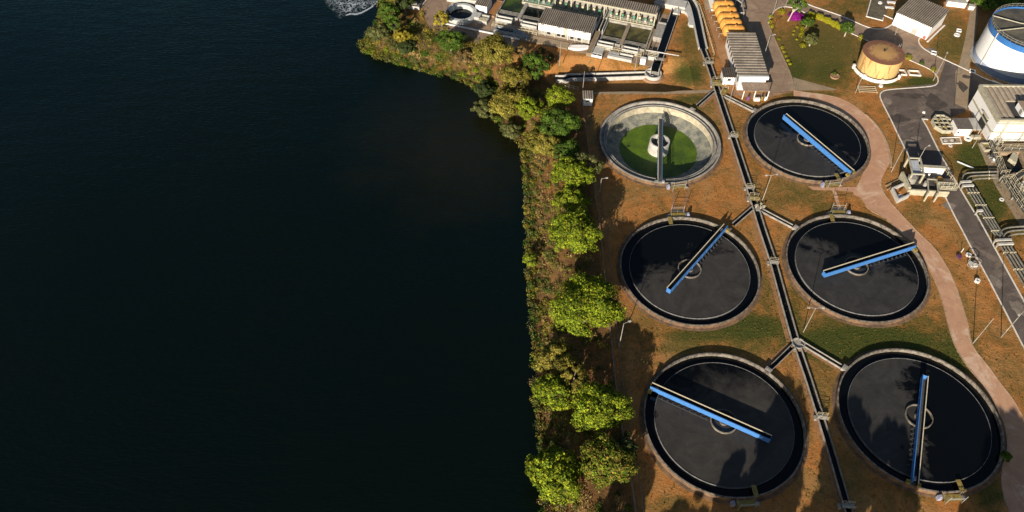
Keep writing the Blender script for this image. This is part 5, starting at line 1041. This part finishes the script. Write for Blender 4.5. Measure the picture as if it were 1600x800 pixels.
TL = [('big round lime green tree beside the middle left tank, above the widest tree', (898, 362), 36, 8.5, 'lime', 1.25, 1.15), ('widest round bright green tree, reaching toward the middle left tank', (917, 477), 51, 9.5, 'lime', 1.3, .95),
      ('smaller bright green tree at the water side, left of its larger neighbour', (867, 613), 28, 6.5, 'lime', 1.1, 1.), ('bright green tree right of the smaller waterside tree', (938, 638), 39, 8, 'lime', 1.2, 1.),
      ('lime tree at the bottom left of the belt, by the water', (869, 742), 39, 8, 'lime', 1.2, 1.05), ('lime and brown tree at the bottom of the belt, by the wall', (949, 720), 38, 7.5, 'mixlime', 1.2, .95),
      ('dark tree tucked behind the lime and brown tree', (975, 703), 19, 7, 'dark', 1., 1.), ('lime tree with a greyish top just below the drained tank corner', (893, 272), 30, 7.5, 'lime', 1.1, .95), ('greyish green tree touching the lime tree from above', (912, 258), 24, 7, 'grey', 1., .8),
      ('small green tree between the two large upper lime trees', (893, 316), 26, 6.5, 'lime', 1., .8), ('fresh green tree in the upper belt', (886, 236), 19, 6, 'green', 1., 1.), ('small lime tree at the water edge left of the big round tree', (828, 406), 11, 4.5, 'lime', 1., 1.),
      ('olive bush-like tree between the two lower pairs', (897, 590), 20, 5, 'olive', .9, 1.2), ('olive tree above the small waterside tree', (868, 562), 32, 5.5, 'olive', .7, .9), ('small green-dark tree at the water edge', (848, 735), 22, 5, 'green', .6, 1.),
      ('rounded fresh green tree left of the end of the long duct', (836, 104), 20, 7, 'green', 1., 1.05), ('pale olive feathery tree left of the fresh green one', (806, 122), 22, 6., 'olive', .8, 1.), ('yellow-green tree below the end of the long duct', (874, 152), 22, 6, 'lime', .9, .9),
      ('lime tree in the middle of the dense upper belt', (826, 170), 20, 6, 'lime', .9, .9), ('green tree spreading beside the guard hut fence', (872, 192), 30, 6, 'green', .9, .85), ('mixed olive tree on the inner curve of the shore', (797, 160), 28, 5.5, 'olive', .9, 1.), ('olive tree at the lower end of the dense belt', (850, 222), 30, 5, 'olive', .8, .9),
      ('grey green tree leaning over the water at the inner bend', (757, 170), 15, 3.8, 'grey', 1.2, 1.3), ('grey green tree over the water just below the leaning one', (798, 205), 15, 3.8, 'grey', 1.2, 1.1), ('dark tree on the shore between tip and bend', (757, 140), 15, 4, 'dark', .9, 1.),
      ('green tree nearest to the white foam', (608, 20), 15, 6.5, 'green', 1.2, 1.2), ('greyish tree at the very tip of the shore', (592, 52), 16, 5, 'grey', 1.1, 1.), ('small green tree between the two tip trees', (615, 40), 9, 5, 'green', 1., 1.1), ('dark green tree in the scrub above the lower tip shore', (636, 73), 13, 4.5, 'dark', 1., 1.1), ('yellow green tree against the dark one', (628, 58), 13, 4.5, 'yellow', .9, .9),
      ('rich green tree beside the brown yard', (704, 65), 20, 6, 'green', 1.1, 1.), ('sparse olive yellow tree beside the orange soil', (771, 79), 30, 6, 'olive', .75, .9), ('bare dark bush at the edge of the orange soil', (848, 92), 16, 5, 'dark', .35, 1.2),
      ('dark tree at the top edge left of the intake platform', (632, 2), 14, 6, 'dark', 1.2, 1.1), ('yellow tree left of the round basin', (690, 30), 13, 4.5, 'yellow', .7, 1.), ('dark reddish bush above the dense belt', (815, 80), 9, 3.5, 'brown', .7, 1.2), ('brown bare tree in the scrub', (727, 90), 14, 4, 'brown', .6, .9)]
for lab, q, r_px, h, pal, dens, asp in TL:
    p = P(q[0], q[1], h*.5); b0 = float(height(np.array([p[0]]), np.array([p[1]]))[0]); b0 = max(b0, -3.6)
    tree('round_tree' if 'lime' in pal else 'shore_tree', lab, q, r_px, h, pal, base=b0, dens=dens, asp=asp, leaf=.205 if r_px > 24 else .18)
for k, q in enumerate(((1545, -1), (1562, -3), (1585, -4))): tree('garden_tree', ['leftmost green treetop behind the big white tank', 'middle green treetop behind the big white tank', 'rightmost green treetop behind the big white tank'][k], q, 20, 5.5, 'green', dens=.8, group='trees behind the big tank')
# garden
GD = 'young trees on the garden lawn'
tree('young_tree', 'tall young tree with a leaning pale trunk beside the purple bush', (1247, 6), 12, 8, 'green', dens=.8, leaf=.2, group=GD, trunk=trunkw, lean=(-2.0, -1.5)); tree('young_tree', 'small tree right below the purple bush', (1262, 35), 8, 3.2, 'green', dens=1.5, leaf=.17, group=GD)
tree('young_tree', 'small spiky tree in the middle of the garden lawn', (1268, 62), 9, 3.4, 'grey', dens=1.4, leaf=.17, group=GD, trunk=trunkw); tree('young_tree', 'small leafy tree at the right end of the yellow hedge', (1324, 45), 9, 4.2, 'green', dens=1.5, leaf=.18, group=GD, trunk=trunkw)
def bush(name, label, q, r, h, pal, group=None, n=None, leaf=.12):
    global ti; ti += 1; rs = np.random.RandomState(500+ti); p = P(*q)
    u = rs.normal(0, 1, (n or int(260*max(.5, r)**1.7), 3)); u[:, 2] = np.abs(u[:, 2]); u /= np.linalg.norm(u, axis=1, keepdims=True)
    lump = 1+.12*np.sin(5*np.arctan2(u[:, 1], u[:, 0])+ti); co, col = leaf_arrays(u*np.array([r, r, h])*(rs.uniform(.75, 1.05, len(u))*lump)[:, None], u, leaf, PAL[pal], rs, .5)
    o = bpy.data.objects.new(name, leaf_mesh(name, co, col)); COL.objects.link(o); o.location = (*p, 0); return tag(o, label, 'bush', group)
bush('flowering_bush', 'round purple bougainvillea in the garden', (1243, 27), 2.1, 1.4, 'purple', None, 1800, .15)
bl = [((1221, 19), 1.2, 1., 'clipped yellow bush at the corner beside the purple one'), ((1204, 27), .8, .8, 'upper clipped bush on the left kerb'), ((1204, 35), .8, .8, 'second clipped bush on the left kerb'), ((1206, 42), .7, .7, 'third clipped bush on the left kerb'), ((1345, 60), 1.0, 1., 'lone round yellow bush between hedge and rusty tank'),
      ((1419, 91), 1.2, .9, 'yellow bush right of the rusty tank roof'), ((1440, 100), .8, .9, 'green bush near the white pole'), ((1458, 110), .9, 1.2, 'rounded bush beside the white pole'), ((1246, 43), .5, .5, 'tiny bush at the top of the yellow clipped row'), ((1241, 49), .4, .4, 'tiny bush left of the yellow clipped row'), ((1239, 54), .4, .4, 'lower tiny bush left of the clipped row'),
      ((1254, 72), 1.0, .8, 'yellow mound bush in the garden middle'), ((1245, 62), .4, .4, 'tiny bush above the yellow mound, left'), ((1257, 64), .4, .4, 'tiny bush above the yellow mound, right'), ((1217, 62), .5, .5, 'first small bush along the lower left kerb'), ((1222, 75), .6, .6, 'second small bush along the lower left kerb'), ((1225, 81), .5, .5, 'third small bush along the lower left kerb'),
      ((1228, 88), .5, .5, 'fourth small bush along the lower left kerb'), ((1231, 95), .6, .6, 'fifth small bush along the lower left kerb'), ((1234, 101), .6, .6, 'sixth small bush along the lower left kerb'), ((1303, 117), .8, .9, 'dark plant growing in the oval stone planter')]
for q, r, h, lab in bl: bush('garden_bush', lab, q, r, h, 'hedge' if 'dark' not in lab and 'green' not in lab else 'green', 'clipped bushes in the garden')
t = thing('oval_planter', 'oval brown stone planter on the garden lawn', 'planter', (*P(1304, 120), 0)); c_ = P(1304, 120)
MB().rev([(1.25, 0), (1.3, .45), (1.05, .45), (1.0, .3), (.01, .32)], 20, c_).build('bowl', concrete_red, t)
def hedge(label, pts, w, h, n, group=None):
    global ti; ti += 1; rs = np.random.RandomState(700+ti); p = np.array(Pl(pts)); seg = np.hypot(*np.diff(p, axis=0).T); t_ = rs.uniform(0, seg.sum(), n); cum = np.r_[0, np.cumsum(seg)]; i = np.clip(np.searchsorted(cum, t_)-1, 0, len(seg)-1); s = (t_-cum[i])/seg[i]
    base = p[i]+(p[i+1]-p[i])*s[:, None]; a = rs.uniform(0, 2*PI, n); d = np.diff(p, axis=0)[i]/seg[i][:, None]; nrm = np.stack([-d[:, 1], d[:, 0]], 1)
    wob = 1+.18*np.sin(t_*2.3)+.1*np.sin(t_*5.1); ca, sa = np.cos(a), np.abs(np.sin(a)); cen = np.c_[base+nrm*(ca*w*wob)[:, None], sa*h*wob]; nor = np.c_[nrm*ca[:, None], sa]
    co, col = leaf_arrays(cen, nor, .15, PAL['hedge'], rs, .5); o = bpy.data.objects.new('hedge', leaf_mesh('hedge', co-np.array([p[0][0], p[0][1], 0]), col)); COL.objects.link(o); o.location = (p[0][0], p[0][1], 0); return tag(o, label, 'hedge', group)
hedge('long clipped yellow-green hedge curving along the upper road', [(1262, 24), (1280, 28), (1300, 37), (1315, 46)], .95, 1.1, 5200); hedge('short yellow clipped hedge in the middle of the lawn', [(1254, 44), (1250, 60)], .5, .6, 900)
tree('palm_sprout', 'small dark palm at the edge of the lower earth path', (1572, 713), 5, 1.6, 'green', dens=1.2, leaf=.2, group=GD)

# bank scrub: small shrubs as one mass of foliage, and dry straw tufts
def sample_bank(n, rs, dmin, dmax, pylim=None):
    out = []
    while sum(len(o) for o in out) < n:
        k = rs.randint(0, len(shore)-1, n*2); s = rs.uniform(0, 1, n*2); seg = np.array([math.dist(a, b_) for a, b_ in zip(shore[:-1], shore[1:])]); pr = seg/seg.sum()
        k = rs.choice(len(seg), n*2, p=pr); A_ = shore_a[k]; B_ = shore_a[k+1]; q = A_+(B_-A_)*s[:, None]; ang_ = rs.uniform(0, 2*PI, n*2); r_ = rs.uniform(0, dmax, n*2); q = q+np.stack([np.cos(ang_)*r_, np.sin(ang_)*r_], 1)
        d = sdist(q[:, 0], q[:, 1]); a, b_ = proj(q[:, 0], q[:, 1], q[:, 0]*0); ok = (d > dmin) & (d < dmax) & (b_ < 870) & (b_ > -60) & (a < np.interp(b_, [-100, 0, 60, 110, 150, 220, 300, 400, 505, 600, 700, 800, 1000], [600, 655, 735, 850, 895, 912, 920, 932, 944, 956, 970, 984, 1000]))
        out.append(q[ok])
    return np.concatenate(out)[:n]
def scrub(name, label, n, dmin, dmax, pals, r0, r1, per, leaf, seed, hk=.9, ymax=9999):
    rs = np.random.RandomState(seed); q = sample_bank(n, rs, dmin, dmax); z = height(q[:, 0], q[:, 1]); C_ = []; K_ = []
    pp, qq = proj(q[:, 0], q[:, 1], z); kp_ = qq < ymax; q, z, pp, qq = q[kp_], z[kp_], pp[kp_], qq[kp_]; n = len(q)
    for i in range(n):
        r = rs.uniform(r0, r1); pal = PAL[pals(pp[i], qq[i], rs)]
        u = rs.normal(0, 1, (per, 3)); u[:, 2] = np.abs(u[:, 2]); u /= np.linalg.norm(u, axis=1, keepdims=True)
        cen = u*np.array([r, r, r*hk])*rs.uniform(.6, 1.1, (per, 1))+np.array([q[i, 0], q[i, 1], max(z[i], WL)]); co, col = leaf_arrays(cen, u, leaf, pal, rs, .6, .3); C_.append(co); K_.append(col*rs.uniform(.7, 1.25))
    o = bpy.data.objects.new(name, leaf_mesh(name, np.concatenate(C_), np.concatenate(K_))); COL.objects.link(o); tag(o, label, 'undergrowth'); o['kind'] = 'stuff'
def pal_edge(x, y, rs): return rs.choice(['green', 'dark', 'olive', 'grey'], p=[.4, .15, .35, .1]) if y < 150 else rs.choice(['olive', 'grey', 'brown', 'dark', 'green'], p=[.36, .16, .14, .08, .26])
def pal_mid(x, y, rs):
    if y < 125: return rs.choice(['yellow', 'olive', 'straw', 'brown', 'dark', 'green'], p=[.20, .28, .18, .10, .08, .16])
    if y < 240: return rs.choice(['lime', 'olive', 'green', 'grey', 'brown', 'dark'], p=[.16, .32, .24, .12, .08, .08])
    return rs.choice(['straw', 'brown', 'olive', 'dark', 'green', 'grey'], p=[.19, .13, .30, .04, .20, .14])
scrub('bank_scrub', 'low green and olive scrub hanging over the water edge', 700, -.7, 3., pal_edge, .5, 1.2, 75, .14, 1)
scrub('bank_scrub', 'mixed yellow, brown and green shrubs covering the bank', 1100, 2., 17, pal_mid, .45, 1.3, 72, .14, 2, .8)
scrub('bank_scrub', 'taller olive and green thicket bushes among the trees of the bank', 210, 1., 15, lambda x, y, rs: rs.choice(['olive', 'green', 'grey', 'lime', 'straw'], p=[.34, .26, .14, .18, .08]), .9, 1.9, 230, .16, 4, .85, 245)
scrub('dry_grass', 'dry straw coloured grass and litter between the trees', 1500, 1.5, 17, lambda x, y, rs: rs.choice(['straw', 'brown', 'olive'], p=[.4, .35, .25]), .3, .8, 34, .10, 3, .45)
# weeds and grass tufts on the plant grounds
rs = np.random.RandomState(9); n = 5200; qx = rs.uniform(930, 1600, n*3); qy = rs.uniform(20, 800, n*3)
d_ = _fw[None]+np.outer((qx-800)/CF, _r)-np.outer((qy-400)/CF, _u); tt_ = -CH/d_[:, 2]; WX = d_[:, 0]*tt_; WY = d_[:, 1]*tt_
ok = sdist(WX, WY) > 17
for c in TC: ok &= np.hypot(WX-c[0], WY-c[1]) > TR+1.1
def inpoly(poly, X, Y):
    ins = np.zeros(X.shape, bool); n_ = len(poly)
    for i in range(n_):
        x0, y0 = poly[i]; x1, y1 = poly[(i+1) % n_]; c_ = ((y0 > Y) != (y1 > Y)); ins ^= c_ & (X < (x1-x0)*(Y-y0)/(y1-y0+1e-12)+x0)
    return ins
for pl in (path_r+path_l, plaza_left+road_right+[(1490, 182), (1512, 172), (1560, 150), (1700, 142), (1540, 125), (1478, 95), (1466, 131)], [(1100, -20), (1150, -20), (1240, 0), (1240, 145), (1140, 160)], [(860, 0), (1075, 0), (1030, 95), (860, 75)], [(1190, -20), (1400, 30), (1500, 100), (1460, 110), (1260, 24), (1200, 30)], [(1395, -10), (1500, -10), (1440, 60), (1395, 40)], [(1500, -10), (1700, -10), (1700, 235), (1460, 215)]): ok &= ~inpoly(pl, qx, qy)
def wts(L):
    r = np.zeros(len(qx))
    for cx, cy, rx, ry, w in L: r = np.maximum(r, w*np.clip(1.5-np.sqrt(((qx-cx)/rx)**2+((qy-cy)/ry)**2), 0, 1))
    return r
ok &= rs.uniform(0, 1, len(qx)) < (.22+.7*wts([(1350, 535, 130, 28, 1), (1175, 500, 55, 20, 1), (1480, 560, 45, 45, .9), (1430, 330, 25, 20, 1), (1540, 310, 45, 60, .8), (1490, 65, 40, 45, .9), (1280, 80, 75, 45, .5), (1262, 600, 14, 40, 1), (1205, 440, 15, 60, 1)]))
q = np.stack([WX, WY], 1)[ok][:n]; per = 5; zb = height(q[:, 0], q[:, 1])
cen = np.repeat(np.c_[q, zb], per, 0)+rs.normal(0, .13, (len(q)*per, 3))*np.array([1, 1, .3])+np.array([0, 0, .07]); up_ = np.tile(np.array([[0, 0, .6]]), (len(cen), 1))
co, col = leaf_arrays(cen, up_, .10, [(.09, .10, .02), (.16, .13, .035), (.05, .07, .015), (.22, .15, .05)], rs, .8, .3)
o = bpy.data.objects.new('weeds', leaf_mesh('weeds', co, col)); COL.objects.link(o); tag(o, 'scattered low weeds and grass tufts on the plant grounds', 'weeds'); o['kind'] = 'stuff'
# trees south of the picture, whose shadows fall on the nearest tanks
for k, (sx, sy, r, h) in enumerate(((1238, 610, 4.0, 17), (1222, 700, 4.5, 16), (1160, 705, 2.6, 15), (1335, 625, 4.0, 18), (1400, 665, 4.2, 18), (1588, 668, 6, 19), (1550, 740, 5, 16), (1004, 700, 3.2, 14), (1075, 792, 4, 14), (1330, 745, 3.2, 14), (1290, 780, 4.5, 14), (1620, 760, 6, 17))):
    p = P(sx, sy); L = 2.824*h; x, y = p[0]-L*math.sin(SUN_AZ), p[1]-L*math.cos(SUN_AZ)
    tree('tall_tree', 'tall tree south of the tanks, shading '+('the right part of the belt-side tank', 'the lower right of the belt-side tank', 'a narrow patch of the belt-side tank', 'the upper left of the path-side tank', 'the middle of the path-side tank', 'the bend of the shaded path', 'the rim beside the small palm', 'the soil between the wall and the nearest tank', 'the soil under the nearest left tank', 'the left rim of the path-side tank', 'the channel at the bottom edge', 'the path at the right edge')[k], (0, 0), 0, h, 'green', world=(x, y), rw=r, zc=h*.72, dens=1.5, leaf=.32, group='tall trees south of the tanks')
